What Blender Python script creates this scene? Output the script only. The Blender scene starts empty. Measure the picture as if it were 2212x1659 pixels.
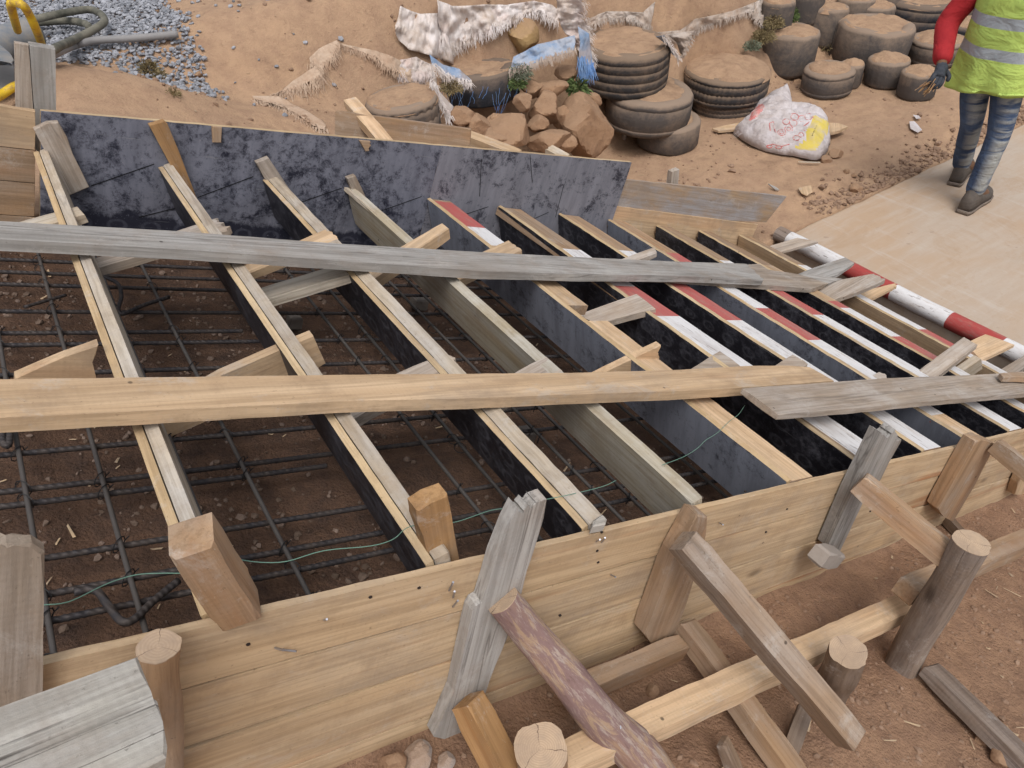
import bpy, bmesh, math, random
import numpy as np
from mathutils import Vector, Matrix, noise
random.seed(7)
sc = bpy.context.scene
COL = sc.collection

# ------------------------------------------------------------------ camera
# Survey frame of the photograph: S runs down the stair slope, Y across it,
# N is the slope's normal (all in camera space: x right, y down, z forward).
F = 1611.0; CX, CY = 1106.0, 830.0
SL = math.radians(25)
_Y = Vector((-215-CX, -465-CY, F)).normalized()
_S = Vector((3202-CX, 697-CY, F)); _S -= _S.dot(_Y)*_Y; _S.normalize()
_N = _S.cross(_Y)
_Z = _N*math.cos(SL)-_S*math.sin(SL); _X = _S*math.cos(SL)+_N*math.sin(SL)
M3 = Matrix((_X, _Y, _Z))                       # camera(cv) -> world
right = M3 @ Vector((1,0,0)); up = M3 @ Vector((0,-1,0)); back = M3 @ Vector((0,0,-1))
cam = bpy.data.cameras.new("camera"); cam_o = bpy.data.objects.new("camera", cam); COL.objects.link(cam_o)
cam_o.matrix_world = Matrix((right, up, back)).transposed().to_4x4()
cam.sensor_width = 36; cam.lens = 36*F/2212; cam.clip_start = .02; cam.clip_end = 300
sc.camera = cam_o
sc.render.resolution_x = 1024; sc.render.resolution_y = 768

# ------------------------------------------------------------------ world, sun
SUN_EL, SUN_AZ = math.radians(62), math.radians(200)
w = bpy.data.worlds.new("World"); sc.world = w; w.use_nodes = True
nt = w.node_tree; bg = nt.nodes['Background']
sky = nt.nodes.new('ShaderNodeTexSky'); sky.sky_type = 'NISHITA'; sky.sun_disc = False
sky.sun_elevation = SUN_EL; sky.sun_rotation = SUN_AZ; sky.dust_density = 4; sky.air_density = 1.2; sky.ozone_density=1
hs = nt.nodes.new('ShaderNodeHueSaturation'); hs.inputs['Saturation'].default_value = .28
nt.links.new(sky.outputs[0], hs.inputs['Color']); nt.links.new(hs.outputs[0], bg.inputs[0]); bg.inputs[1].default_value = .115
sun = bpy.data.lights.new("sun", 'SUN'); sun.energy = 1.1; sun.angle = math.radians(25); sun.color = (1,.96,.9)
sun_o = bpy.data.objects.new("sun", sun); COL.objects.link(sun_o)
sd = Vector((math.sin(SUN_AZ)*math.cos(SUN_EL), math.cos(SUN_AZ)*math.cos(SUN_EL), math.sin(SUN_EL)))
sun_o.rotation_euler = sd.to_track_quat('Z','Y').to_euler(); sun_o.location = (0,0,20)
sc.view_settings.view_transform = 'Standard'; sc.view_settings.look = 'None'
sc.view_settings.gamma = 1; sc.view_settings.exposure = 0.48; sc.view_settings.use_curve_mapping = False

# ------------------------------------------------------------------ surveying helpers
def ray(p): return M3 @ Vector(((p[0]-CX)/F, (p[1]-CY)/F, 1.0))
XS = Vector((math.cos(SL),0,-math.sin(SL)))    # down the slope
XN = Vector((math.sin(SL),0,math.cos(SL)))     # slope normal
def stair(u,v,w): return XS*u+Vector((0,v,0))+XN*w
def onW(p,wv=-.72):
    d=ray(p); return d*(wv/d.dot(XN))
def onY(p,y):
    d=ray(p); return d*(y/d.y)
def onZ(p,z):
    d=ray(p); return d*(z/d.z)
def onT(p,t): return ray(p)*t
GA,GB = -1.24,-.44
def onG(p,h=0.0):                               # plane of the ground in front of the form, raised by h
    d=ray(p); return d*((GA+h)/(d.z-GB*d.x))
def uvw(q): return q.dot(XS), q.y, q.dot(XN)

# ------------------------------------------------------------------ object helpers
def tag(o,label=None,cat=None,group=None,kind=None):
    if label: o['label']=label
    if cat: o['category']=cat
    if group: o['group']=group
    if kind: o['kind']=kind
    return o
def obj(name,me,parent=None,mats=None,smooth=False):
    o=bpy.data.objects.new(name,me); COL.objects.link(o)
    if mats:
        for m in (mats if isinstance(mats,(list,tuple)) else [mats]): me.materials.append(m)
    if smooth: me.polygons.foreach_set('use_smooth',[True]*len(me.polygons))
    if parent:
        o.parent=parent
    return o
def empty(name,loc=(0,0,0),label=None,cat=None,group=None,kind=None):
    o=bpy.data.objects.new(name,None); COL.objects.link(o); o.location=loc; o.empty_display_size=.05
    return tag(o,label,cat,group,kind)
def put(o,mat,parent=None):
    """place o with world matrix mat, under a parent that is an Empty with only a location"""
    if parent: o.parent=parent; o.matrix_local=Matrix.Translation(-parent.location) @ mat
    else: o.matrix_world=mat
    return o
def frame(origin,xd,zd):
    x=xd.normalized(); z=(zd-x*zd.dot(x)).normalized(); y=z.cross(x)
    m=Matrix((x,y,z)).transposed().to_4x4(); m.translation=origin; return m

def prism(name,pts,thick,mat,long=None,parent=None,bev=.0015,jit=.0007,step=.035,jag=(),jagamp=.012,matfn=None,seed=None):
    """board: polygon pts (world, coplanar) extruded by vector thick. jag: indexes of edges torn or split"""
    rnd=random.Random(seed if seed is not None else hash((round(pts[0].x,3),round(pts[0].y,3)))&0xffff)
    n=len(pts); c=sum(pts,Vector())/n
    if long is None:
        e=[(pts[(i+1)%n]-pts[i]) for i in range(n)]; long=max(e,key=lambda q:q.length)
    m=frame(c,long,-thick); mi=m.inverted()
    P=[mi@q for q in pts]; th=(mi.to_3x3()@thick)
    area=sum(P[i].x*P[(i+1)%n].y-P[(i+1)%n].x*P[i].y for i in range(n))
    idx=list(range(n))
    if area<0: P.reverse(); jag=[(n-2-j)%n for j in jag]
    out=[]
    for i in range(n):
        a,b=P[i],P[(i+1)%n]; L=(b-a).length; isj=i in jag
        k=max(1,int(L/(.004 if isj else step))); wk=0
        nrm=Vector((b.y-a.y,a.x-b.x,0)).normalized() if L>1e-6 else Vector((0,0,0))
        for j in range(k):
            q=a.lerp(b,j/k)
            if j>0:
                wk=wk*.72+rnd.uniform(-1,1)*.6
                q=q+nrm*(rnd.uniform(-1,1)*jit if not isj else jagamp*(wk+.25*rnd.uniform(-1,1)))
            out.append(q)
    bm=bmesh.new()
    top=[bm.verts.new((q.x,q.y,0)) for q in out]
    bot=[bm.verts.new((q.x+th.x+ (rnd.uniform(-1,1)*.0006),q.y+th.y+(rnd.uniform(-1,1)*.0006),th.z)) for q in out]
    ft=bm.faces.new(top); fb=bm.faces.new(bot[::-1]); N=len(out)
    for i in range(N):
        bm.faces.new((top[i],bot[i],bot[(i+1)%N],top[(i+1)%N]))
    if bev:
        ed=[e for e in ft.edges]+[e for e in fb.edges]
        try: bmesh.ops.bevel(bm,geom=ed,offset=bev,segments=1,affect='EDGES',clamp_overlap=True)
        except Exception: pass
    bmesh.ops.recalc_face_normals(bm,faces=bm.faces)
    if matfn:
        for f in bm.faces: f.material_index=matfn(f.calc_center_median(),f.normal)
    me=bpy.data.meshes.new(name); bm.to_mesh(me); bm.free()
    o=obj(name,me,None,mat); put(o,m,parent); return o

def beam(name,a,b,wd,ht,mat,upv=None,parent=None,bev=.003,jag=False,jit=.0012,taper=1.0):
    """squared timber from a to b; ht is measured along upv"""
    x=(b-a).normalized(); upv=upv or Vector((0,0,1)); z=(upv-x*upv.dot(x)).normalized(); y=z.cross(x)
    h=wd/2; h2=h*taper
    pts=[a-y*h+z*ht/2,b-y*h2+z*ht/2,b+y*h2+z*ht/2,a+y*h+z*ht/2]
    return prism(name,pts,-z*ht,mat,long=x,parent=parent,bev=bev,jit=jit,jag=(1,3) if jag else ())

def tube_mesh(pts,r,seg=10,cap=True,rf=None):
    """tube along points; rf(i)->radius"""
    n=len(pts); V=[];Fc=[]
    prev=None
    for i,p in enumerate(pts):
        t=(pts[min(i+1,n-1)]-pts[max(i-1,0)]).normalized()
        if prev is None:
            prev=t.orthogonal().normalized()
        prev=(prev-t*prev.dot(t)).normalized(); bn=t.cross(prev)
        rr=rf(i) if rf else r
        for k in range(seg):
            a=2*math.pi*k/seg; V.append(p+(prev*math.cos(a)+bn*math.sin(a))*rr)
    for i in range(n-1):
        for k in range(seg):
            a=i*seg+k;b=i*seg+(k+1)%seg; Fc.append((a,b,b+seg,a+seg))
    if cap:
        Fc.append(tuple(range(seg))[::-1]); Fc.append(tuple((n-1)*seg+k for k in range(seg)))
    return V,Fc
def mesh(name,V,Fc):
    me=bpy.data.meshes.new(name); me.from_pydata([tuple(v) for v in V],[],Fc); me.update(); return me
def tube(name,pts,r,mat,seg=10,parent=None,rf=None,smooth=True,long=None):
    a=pts[0]; x=(pts[-1]-pts[0]).normalized() if long is None else long
    m=frame(a,x,x.orthogonal()); mi=m.inverted()
    V,Fc=tube_mesh([mi@p for p in pts],r,seg,True,rf)
    o=obj(name,mesh(name,V,Fc),None,mat,smooth); put(o,m,parent); return o
def smooth_path(pts,n=6):
    out=[]; P=[pts[0]]+list(pts)+[pts[-1]]
    for i in range(1,len(P)-2):
        for j in range(n):
            t=j/n;a,b,c,d=P[i-1],P[i],P[i+1],P[i+2]
            out.append(.5*((2*b)+(c-a)*t+(2*a-5*b+4*c-d)*t*t+(3*b-a-3*c+d)*t**3))
    out.append(P[-2]); return out
def log(name,a,b,r0,r1,mat,endmat,parent,seg=28,rough=.06,n=26,sd=0):
    """round pole with uneven girth and a sawn end of its own"""
    x=(b-a); L=x.length; x.normalize(); m=frame(a,x,x.orthogonal()); V=[];Fc=[]
    for i in range(n+1):
        t=i/n; r=r0+(r1-r0)*t
        off=Vector((0,noise.noise(Vector((t*3,sd,1)))*r*.35*(1 if 0<t<1 else 0),noise.noise(Vector((t*3,sd,5)))*r*.35*(1 if 0<t<1 else 0)))
        for k in range(seg):
            an=2*math.pi*k/seg; c_,s_=math.cos(an),math.sin(an)
            rr=r*(1+rough*noise.noise(Vector((c_*1.2+sd,s_*1.2,t*L*6)))+rough*.5*noise.noise(Vector((c_*4+sd,s_*4,t*L*14))))
            V.append(Vector((t*L,c_*rr,s_*rr))+off)
    for i in range(n):
        for k in range(seg):
            p=i*seg+k;q=i*seg+(k+1)%seg; Fc.append((p,q,q+seg,p+seg))
    o=obj(name,mesh(name,V,Fc),None,mat,True); put(o,m,parent)
    for end,base in ((0,0),(1,n*seg)):
        E=[];EF=[]; sx=-.0012 if end==0 else .0012
        for k in range(seg): E.append(V[base+k]+Vector((sx,0,0)))
        for k in range(seg): E.append(V[base+k]*1.0)
        cen=sum(V[base:base+seg],Vector())/seg
        E.append(cen+Vector((sx*1.2,0,0)))
        for k in range(seg):
            k2=(k+1)%seg
            EF.append((k,k2,2*seg) if end else (k2,k,2*seg))
            EF.append((seg+k,seg+k2,k2,k) if end else (k,k2,seg+k2,seg+k))
        e=obj('sawn_end',mesh('sawn_end',[q-cen for q in E],EF),None,endmat); put(e,m@Matrix.Translation(cen),parent)
    return o

# ------------------------------------------------------------------ materials
class NB:
    def __init__(s,name):
        s.m=bpy.data.materials.new(name); s.m.use_nodes=True; s.t=s.m.node_tree; s.b=s.t.nodes['Principled BSDF']
        s.tc=s.t.nodes.new('ShaderNodeTexCoord'); s.b.inputs['Specular IOR Level'].default_value=.25
    def n(s,ty,**kw):
        o=s.t.nodes.new('ShaderNode'+ty)
        for k,v in kw.items():
            if k.startswith('i_'): o.inputs[k[2:].replace('_',' ')].default_value=v
            else: setattr(o,k,v)
        return o
    def l(s,a,b): s.t.links.new(a,b)
    def obj(s,scale=(1,1,1),rnd=True,src='Object'):
        mp=s.n('Mapping'); mp.inputs['Scale'].default_value=scale; s.l(s.tc.outputs[src],mp.inputs['Vector'])
        if rnd:
            oi=s.n('ObjectInfo'); ml=s.n('Math',operation='MULTIPLY'); ml.inputs[1].default_value=37.0
            s.l(oi.outputs['Random'],ml.inputs[0]); s.l(ml.outputs[0],mp.inputs['Location'])
        return mp.outputs[0]
    def noise(s,vec,scale,detail=6,rough=.6,dist=0):
        o=s.n('TexNoise'); o.inputs['Scale'].default_value=scale; o.inputs['Detail'].default_value=detail
        o.inputs['Roughness'].default_value=rough; o.inputs['Distortion'].default_value=dist; s.l(vec,o.inputs['Vector']); return o.outputs['Fac']
    def ramp(s,fac,stops):
        o=s.n('ValToRGB'); e=o.color_ramp.elements
        while len(e)<len(stops): e.new(.5)
        for i,(p,c) in enumerate(stops):
            e[i].position=p; e[i].color=(c,c,c,1) if not isinstance(c,(tuple,list)) else tuple(c)+(1,)
        s.l(fac,o.inputs[0]); return o.outputs[0]
    def mix(s,f,a,b,mode='MIX'):
        o=s.n('Mix',data_type='RGBA',blend_type=mode)
        if isinstance(f,(int,float)): o.inputs[0].default_value=f
        else: s.l(f,o.inputs[0])
        for v,i in ((a,6),(b,7)):
            if isinstance(v,(tuple,list)): o.inputs[i].default_value=tuple(v)+(1,)
            else: s.l(v,o.inputs[i])
        return o.outputs[2]
    def math(s,op,a,b=None,clamp=False):
        o=s.n('Math',operation=op); o.use_clamp=clamp
        for v,i in ((a,0),(b,1)):
            if v is None: continue
            if isinstance(v,(int,float)): o.inputs[i].default_value=v
            else: s.l(v,o.inputs[i])
        return o.outputs[0]
    def bump(s,h,strength=.3,dist=.01,prev=None):
        o=s.n('Bump'); o.inputs['Strength'].default_value=strength; o.inputs['Distance'].default_value=dist
        s.l(h,o.inputs['Height'])
        if prev: s.l(prev,o.inputs['Normal'])
        return o.outputs[0]
    def done(s,col,rough=.8,nrm=None):
        if isinstance(col,(tuple,list)): s.b.inputs['Base Color'].default_value=tuple(col)+(1,)
        else: s.l(col,s.b.inputs['Base Color'])
        if isinstance(rough,(int,float)): s.b.inputs['Roughness'].default_value=rough
        else: s.l(rough,s.b.inputs['Roughness'])
        if nrm: s.l(nrm,s.b.inputs['Normal'])
        return s.m

def wood(name,light,dark,stain=None,stain_amt=.35,grain=1.0,knots=True,crack=.0,grey=None,grey_amt=.4,bumpk=.35,resid=.35):
    s=NB(name); v=s.obj((1.2,16,16))
    g1=s.noise(v,3.0*grain,8,.62,.25); v2=s.obj((.55,5,5)); g2=s.noise(v2,2.2,3,.5,.8)
    rings=s.n('TexWave',wave_type='BANDS',bands_direction='Y'); rings.inputs['Scale'].default_value=.55; rings.inputs['Distortion'].default_value=5.5
    rings.inputs['Detail'].default_value=3; rings.inputs['Detail Scale'].default_value=.45; s.l(s.obj((.5,9,9)),rings.inputs['Vector'])
    f=s.math('ADD',s.math('MULTIPLY',g1,.55),s.math('MULTIPLY',rings.outputs['Fac'],.45))
    dk2=tuple(dark[k]*.55+light[k]*.45 for k in range(3)); col=s.mix(s.ramp(f,[(.28,0.0),(.66,1.0)]),dk2,light)
    mid=tuple(.8*x for x in light)
    col=s.mix(s.math('MULTIPLY',s.ramp(g2,[(.38,1.0),(.6,0.0)]),.35),col,tuple(.72*x for x in dark))
    if stain:
        st=s.noise(s.obj((.6,9,9)),1.6,3,.5,.3)
        col=s.mix(s.math('MULTIPLY',s.ramp(st,[(.575,0.0),(.65,1.0)]),stain_amt),col,stain)
    if grey:
        gn=s.noise(s.obj((1.5,4,4)),2.5,5,.65)
        col=s.mix(s.math('MULTIPLY',s.ramp(gn,[(.4,0.0),(.6,1.0)]),grey_amt),col,grey)
    # broad handling dirt and small dark nail marks
    dn=s.noise(s.obj((3,3,3)),4,6,.7); col=s.mix(s.math('MULTIPLY',s.ramp(dn,[(.5,0.0),(.75,1.0)]),.45),col,(.23,.15,.095))
    vo=s.n('TexVoronoi',feature='F1'); vo.inputs['Scale'].default_value=9.0; s.l(s.obj((1,1,1)),vo.inputs['Vector'])
    spot=s.ramp(vo.outputs['Distance'],[(.028,1.0),(.042,0.0)]); col=s.mix(s.math('MULTIPLY',spot,.8),col,(.03,.022,.02))
    if knots:
        kv=s.n('TexVoronoi',feature='F1'); kv.inputs['Scale'].default_value=3.4; s.l(s.obj((.7,1.6,1.6)),kv.inputs['Vector'])
        kk=s.ramp(kv.outputs['Distance'],[(.03,1.0),(.085,0.0)]); col=s.mix(s.math('MULTIPLY',kk,.75),col,tuple(.35*x for x in dark))
    fg=s.noise(s.obj((2.2,75,75)),1.6,5,.65,.15); col=s.mix(s.math('MULTIPLY',s.ramp(fg,[(.40,1.0),(.56,0.0)]),.42),col,tuple(.60*x for x in dark))
    h=g1
    if crack:
        cr=s.noise(s.obj((.5,13,13)),1.3,4,.55,.25); ck=s.ramp(cr,[(.484,0.0),(.5,1.0),(.516,0.0)]); cm=s.noise(s.obj((1,3,3)),2.5,3,.5); ck=s.math('MULTIPLY',ck,s.ramp(cm,[(.36,0.0),(.48,1.0)]))
        col=s.mix(s.math('MULTIPLY',ck,crack),col,(.05,.04,.035)); h=s.math('SUBTRACT',g1,s.math('MULTIPLY',ck,.5*crack))
    fine=s.noise(s.obj((4,60,60)),6,4,.7)
    # cement residue, grey hand marks, dirt flecks, circular-saw marks across the grain
    rs=s.noise(s.obj((1.6,2.2,2.2)),5,9,.8,.4); col=s.mix(s.math('MULTIPLY',s.ramp(rs,[(.55,0.0),(.64,1.0)]),resid),col,(.50,.47,.44))
    fl=s.noise(s.obj((2,3,3)),55,4,.75); col=s.mix(s.ramp(fl,[(.63,0.0),(.70,.6)]),col,tuple(.40*x for x in dark)); col=s.mix(s.ramp(fl,[(.27,.5),(.34,0.0)]),col,(.55,.50,.44))
    mg=s.noise(s.obj((1.2,2.5,2.5)),2.2,6,.7,.2); col=s.mix(s.math('MULTIPLY',s.ramp(mg,[(.5,0.0),(.66,1.0)]),.38),col,(.25,.205,.17))
    sw=s.n('TexWave',wave_type='BANDS',bands_direction='X'); sw.inputs['Scale'].default_value=34; sw.inputs['Distortion'].default_value=2.5; s.l(s.obj((1,.2,.2)),sw.inputs['Vector']); h=s.math('ADD',h,s.math('MULTIPLY',sw.outputs['Fac'],.07)); h=s.math('ADD',h,s.math('MULTIPLY',fl,.25))
    oi=s.n('ObjectInfo'); tn=s.math('ADD',s.math('MULTIPLY',oi.outputs['Random'],.26),.84); cb=s.n('CombineXYZ'); [s.l(tn,cb.inputs[k]) for k in range(3)]; col=s.mix(1.0,col,cb.outputs[0],'MULTIPLY')
    nb=s.bump(h,bumpk,.004); nb=s.bump(fine,.25,.0012,nb)
    return s.done(col,.78,nb)
M={}
M['tan']=wood('wood_fresh_tan',(.63,.455,.295),(.49,.33,.195),stain=(.36,.19,.10),stain_amt=.35)
M['pine']=wood('wood_pine_form',(.59,.43,.27),(.45,.305,.175),stain=(.36,.14,.05),stain_amt=.75,grey=(.46,.37,.27),grey_amt=.35,resid=.18)
M['beamg']=wood('wood_brown_greying',(.38,.265,.175),(.27,.18,.12),grey=(.36,.32,.29),grey_amt=.5,crack=.3)
M['pine2']=wood('wood_pine_brown',(.42,.27,.16),(.29,.18,.10),stain=(.25,.11,.05),grey=(.33,.27,.22),grey_amt=.5)
M['orange']=wood('wood_orange',(.43,.255,.12),(.30,.16,.065),stain=(.25,.10,.03),stain_amt=.5)
M['grey']=wood('wood_weathered_grey',(.37,.35,.33),(.26,.24,.22),grey=(.43,.42,.41),grey_amt=.5,crack=.5,knots=False)
M['silver']=wood('wood_silver_cracked',(.52,.49,.44),(.36,.33,.29),grey=(.58,.57,.56),grey_amt=.5,crack=1.0,knots=False,stain=(.40,.28,.19),stain_amt=.4,bumpk=.6)
M['greybrown']=wood('wood_grey_brown',(.43,.35,.28),(.29,.225,.17),grey=(.44,.40,.37),grey_amt=.6,crack=.35)
M['pale']=wood('wood_pale_edge',(.62,.52,.39),(.44,.33,.22),grey=(.55,.51,.46),grey_amt=.6,knots=False,resid=.5,crack=.3)
M['bleach']=wood('wood_bleached',(.56,.48,.38),(.40,.31,.22),grey=(.52,.49,.46),grey_amt=.7,knots=False,resid=.5,crack=.3)
M['darkwood']=wood('wood_dark',(.22,.15,.10),(.14,.09,.06),grey=(.2,.16,.14),grey_amt=.5)
def bark():
    s=NB('peeling_bark'); n1=s.noise(s.obj((3.6,20,20)),2.2,9,.72,.7); n2=s.noise(s.obj((5,34,34)),3,8,.78); n3=s.noise(s.obj((1.5,9,9)),1.4,4,.5,.3)
    col=s.mix(s.ramp(n1,[(.44,0.0),(.50,1.0)]),(.36,.25,.17),(.235,.15,.14)); col=s.mix(s.ramp(n3,[(.58,0.0),(.64,.5)]),col,(.33,.20,.13))
    col=s.mix(s.ramp(n2,[(.52,0.0),(.60,.8)]),col,(.40,.33,.29)); col=s.mix(s.ramp(n2,[(.34,.8),(.42,0.0)]),col,(.13,.08,.07))
    return s.done(col,.85,s.bump(s.math('ADD',n1,s.math('MULTIPLY',n2,.6)),.7,.006))
M['mauve']=bark()
M['post']=wood('wood_old_post',(.27,.21,.17),(.14,.10,.08),grey=(.30,.26,.24),grey_amt=.6,bumpk=.8,crack=.5)

def endgrain():
    s=NB('sawn_end_grain'); v=s.obj((1,1,1)); sx=s.n('SeparateXYZ'); s.l(v,sx.inputs[0])
    wv=s.n('TexWave',wave_type='RINGS',rings_direction='X'); wv.inputs['Scale'].default_value=90; wv.inputs['Distortion'].default_value=3; wv.inputs['Detail Scale'].default_value=.5
    s.l(s.obj((1,1,1),False),wv.inputs['Vector'])
    col=s.mix(wv.outputs['Fac'],(.43,.31,.21),(.50,.37,.26))
    n=s.noise(s.obj((1,1,1)),40,5,.7); col=s.mix(s.ramp(n,[(.4,0.0),(.7,.7)]),col,(.33,.25,.19))
    # radial drying cracks
    se=s.n('SeparateXYZ'); s.l(s.obj((1,1,1),False),se.inputs[0]); at=s.math('ARCTAN2',se.outputs[1],se.outputs[2]); wob=s.noise(s.obj((1,1,1)),30,3,.6)
    f1=s.math('ABSOLUTE',s.math('SINE',s.math('ADD',s.math('MULTIPLY',at,1.5),s.math('MULTIPLY',wob,1.6)))); ck=s.ramp(f1,[(.015,.85),(.05,0.0)]); col=s.mix(ck,col,(.09,.055,.04))
    dt=s.noise(s.obj((1,1,1)),14,6,.75); col=s.mix(s.ramp(dt,[(.45,0.0),(.65,.6)]),col,(.30,.22,.16))
    return s.done(col,.85,s.bump(n,.4,.003))
M['end']=endgrain()

def paint(name,c,wear=.4):
    s=NB(name); g=s.noise(s.obj((2,18,18)),3,6,.7); n=s.noise(s.obj((3,6,6)),5,6,.7)
    col=s.mix(s.ramp(n,[(.3,0.0),(.8,.6)]),c,tuple(.72*x+.05 for x in c))
    col=s.mix(s.math('MULTIPLY',s.ramp(s.math('ADD',s.math('MULTIPLY',g,.6),s.math('MULTIPLY',n,.4)),[(.52,0.0),(.62,1.0)]),wear),col,(.36,.27,.20))
    sc_=s.noise(s.obj((5,32,32)),3,4,.65); col=s.mix(s.ramp(sc_,[(.60,0.0),(.66,.7)]),col,(.15,.115,.10)); dd=s.noise(s.obj((1.5,5,5)),3,5,.7); col=s.mix(s.ramp(dd,[(.52,0.0),(.75,.45)]),col,(.30,.25,.23))
    return s.done(col,.6,s.bump(g,.35,.002))
M['red']=paint('paint_red',(.42,.10,.09)); M['white']=paint('paint_white',(.66,.65,.66),.42)
M['redpole']=paint('paint_red_pole',(.36,.05,.045),.3)

def film(name,base,dust,amt,lo=.45,hi=.62,rings=.5,bands=True,clean=None):
    """resin film face of used formwork ply: near-black, dusted with cement haze, scuffed, faint printed rings"""
    s=NB(name); v=s.obj((1,1,1)); n1=s.noise(v,6,12,.82,.5); n2=s.noise(s.obj((1,1,1)),30,10,.85,.3)
    f=s.math('ADD',s.math('MULTIPLY',n1,.5),s.math('MULTIPLY',n2,.5)); d=s.ramp(f,[(lo,0.0),(hi,1.0)])
    n3=s.noise(s.obj((9,1.2,1)),3,5,.7); d=s.math('MULTIPLY',d,s.ramp(n3,[(.3,.6),(.6,1.0)]))
    tint=s.mix(s.noise(s.obj((1,1,1)),3,3,.5),base,tuple(b*1.6+.004 for b in base))
    if rings:
        mp=s.obj((11,16,16),False); fr=s.n('VectorMath',operation='FRACTION'); s.l(mp,fr.inputs[0])
        sb=s.n('VectorMath',operation='SUBTRACT'); s.l(fr.outputs[0],sb.inputs[0]); sb.inputs[1].default_value=(.5,.5,.5)
        sep=s.n('SeparateXYZ'); s.l(sb.outputs[0],sep.inputs[0])
        dd=s.math('SQRT',s.math('ADD',s.math('MULTIPLY',sep.outputs[0],sep.outputs[0]),s.math('MULTIPLY',sep.outputs[1],sep.outputs[1])))
        rg=s.ramp(dd,[(.17,0.0),(.22,1.0),(.28,1.0),(.33,0.0)]); rg=s.math('MULTIPLY',rg,s.ramp(n2,[(.38,.15),(.5,1.0)]))
        tint=s.mix(s.math('MULTIPLY',rg,rings),tint,tuple(b*2.2+.03 for b in base))
    if clean is not None:                       # lower band never met by splashes
        sp=s.n('SeparateXYZ'); s.l(s.tc.outputs['Object'],sp.inputs[0])
        e=s.math('ADD',sp.outputs[1],s.math('MULTIPLY',s.math('SUBTRACT',s.noise(s.obj((1,.3,1)),7,6,.7),.5),.16))
        d=s.math('MULTIPLY',d,s.ramp(s.math('SUBTRACT',e,clean),[(.0,.04),(.012,1.0)]))
    col=s.mix(s.math('MULTIPLY',d,amt),tint,dust)
    ch=s.noise(s.obj((1,1,1)),60,4,.8); col=s.mix(s.ramp(ch,[(.66,0.0),(.72,.55)]),col,(.30,.29,.29))
    sc_=s.noise(s.obj((14,1,1)),4,4,.7); col=s.mix(s.ramp(sc_,[(.68,0.0),(.72,.5)]),col,(.012,.012,.016))
    s2=s.noise(s.obj((1,26,1)),5,4,.7,.3); col=s.mix(s.ramp(s2,[(.66,0.0),(.70,.45)]),col,(.26,.26,.27)); s3=s.noise(s.obj((1,1,1)),120,3,.8); col=s.mix(s.ramp(s3,[(.60,0.0),(.72,.5)]),col,dust)
    return s.done(col,s.mix(d,(.42,)*3,(.75,)*3),s.bump(n2,.15,.002))
M['film_big']=film('film_ply_mottled',(.014,.015,.025),(.185,.19,.235),.9,.44,.52,.8,clean=-.07)
M['film_grey']=film('film_ply_cement_haze',(.022,.022,.032),(.215,.215,.25),.92,.425,.49,.0)
M['film_black']=film('film_ply_black',(.013,.013,.018),(.15,.15,.18),.75,.485,.60,.95)
M['film_worn']=film('film_ply_worn_blue_grey',(.020,.022,.032),(.25,.27,.33),.95,.40,.49,.2)
M['ply']=wood('ply_edge',(.60,.45,.27),(.38,.25,.13),knots=False,grey=(.46,.38,.28),grey_amt=.3)
M['ply_patchy']=wood('ply_patchy',(.40,.28,.18),(.30,.20,.12),grey=(.30,.29,.30),grey_amt=.95,knots=False)

def soil(name,a,b,c,sc=1.0,bumpk=.8,clods=True,dmp=None):
    s=NB(name); v=s.obj((1,1,1),False); n1=s.noise(v,1.3*sc,8,.6); n2=s.noise(v,11*sc,8,.7); n3=s.noise(v,70*sc,6,.75)
    col=s.mix(s.ramp(n1,[(.35,0.0),(.65,1.0)]),a,b); col=s.mix(s.ramp(n2,[(.42,0.0),(.7,1.0)]),col,c)
    col=s.mix(s.math('MULTIPLY',s.ramp(n3,[(.55,0.0),(.75,1.0)]),.35),col,tuple(1.25*x for x in a))
    n4=s.noise(v,28*sc,10,.85,.4); col=s.mix(s.ramp(n4,[(.54,0.0),(.66,.55)]),col,tuple(.6*x for x in c)); col=s.mix(s.ramp(n4,[(.30,.5),(.42,0.0)]),col,tuple(1.18*x for x in a))
    vo=s.n('TexVoronoi',feature='F1'); vo.inputs['Scale'].default_value=95*sc; s.l(v,vo.inputs['Vector'])
    h=s.math('ADD',s.math('MULTIPLY',n2,.8),s.math('MULTIPLY',n3,.12))
    if clods: h=s.math('SUBTRACT',h,s.math('MULTIPLY',vo.outputs['Distance'],.10))
    nb=s.bump(h,bumpk,.03)
    return s.done(col,.95,nb)
M['soil']=soil('earth_dry',(.40,.262,.165),(.355,.235,.155),(.285,.18,.12),bumpk=.55)
M['soil_front']=soil('earth_front',(.37,.225,.14),(.31,.185,.118),(.23,.135,.09),1.5,1.0)
M['soil_pit']=soil('earth_damp_shaded',(.125,.072,.048),(.16,.092,.06),(.075,.048,.038),1.6,1.0)  # damp earth, with the pit's shade also darkened into its colour
M['soil_dusty']=soil('earth_dusty',(.39,.258,.165),(.34,.225,.145),(.275,.175,.115),1.3,.7,False)

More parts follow.
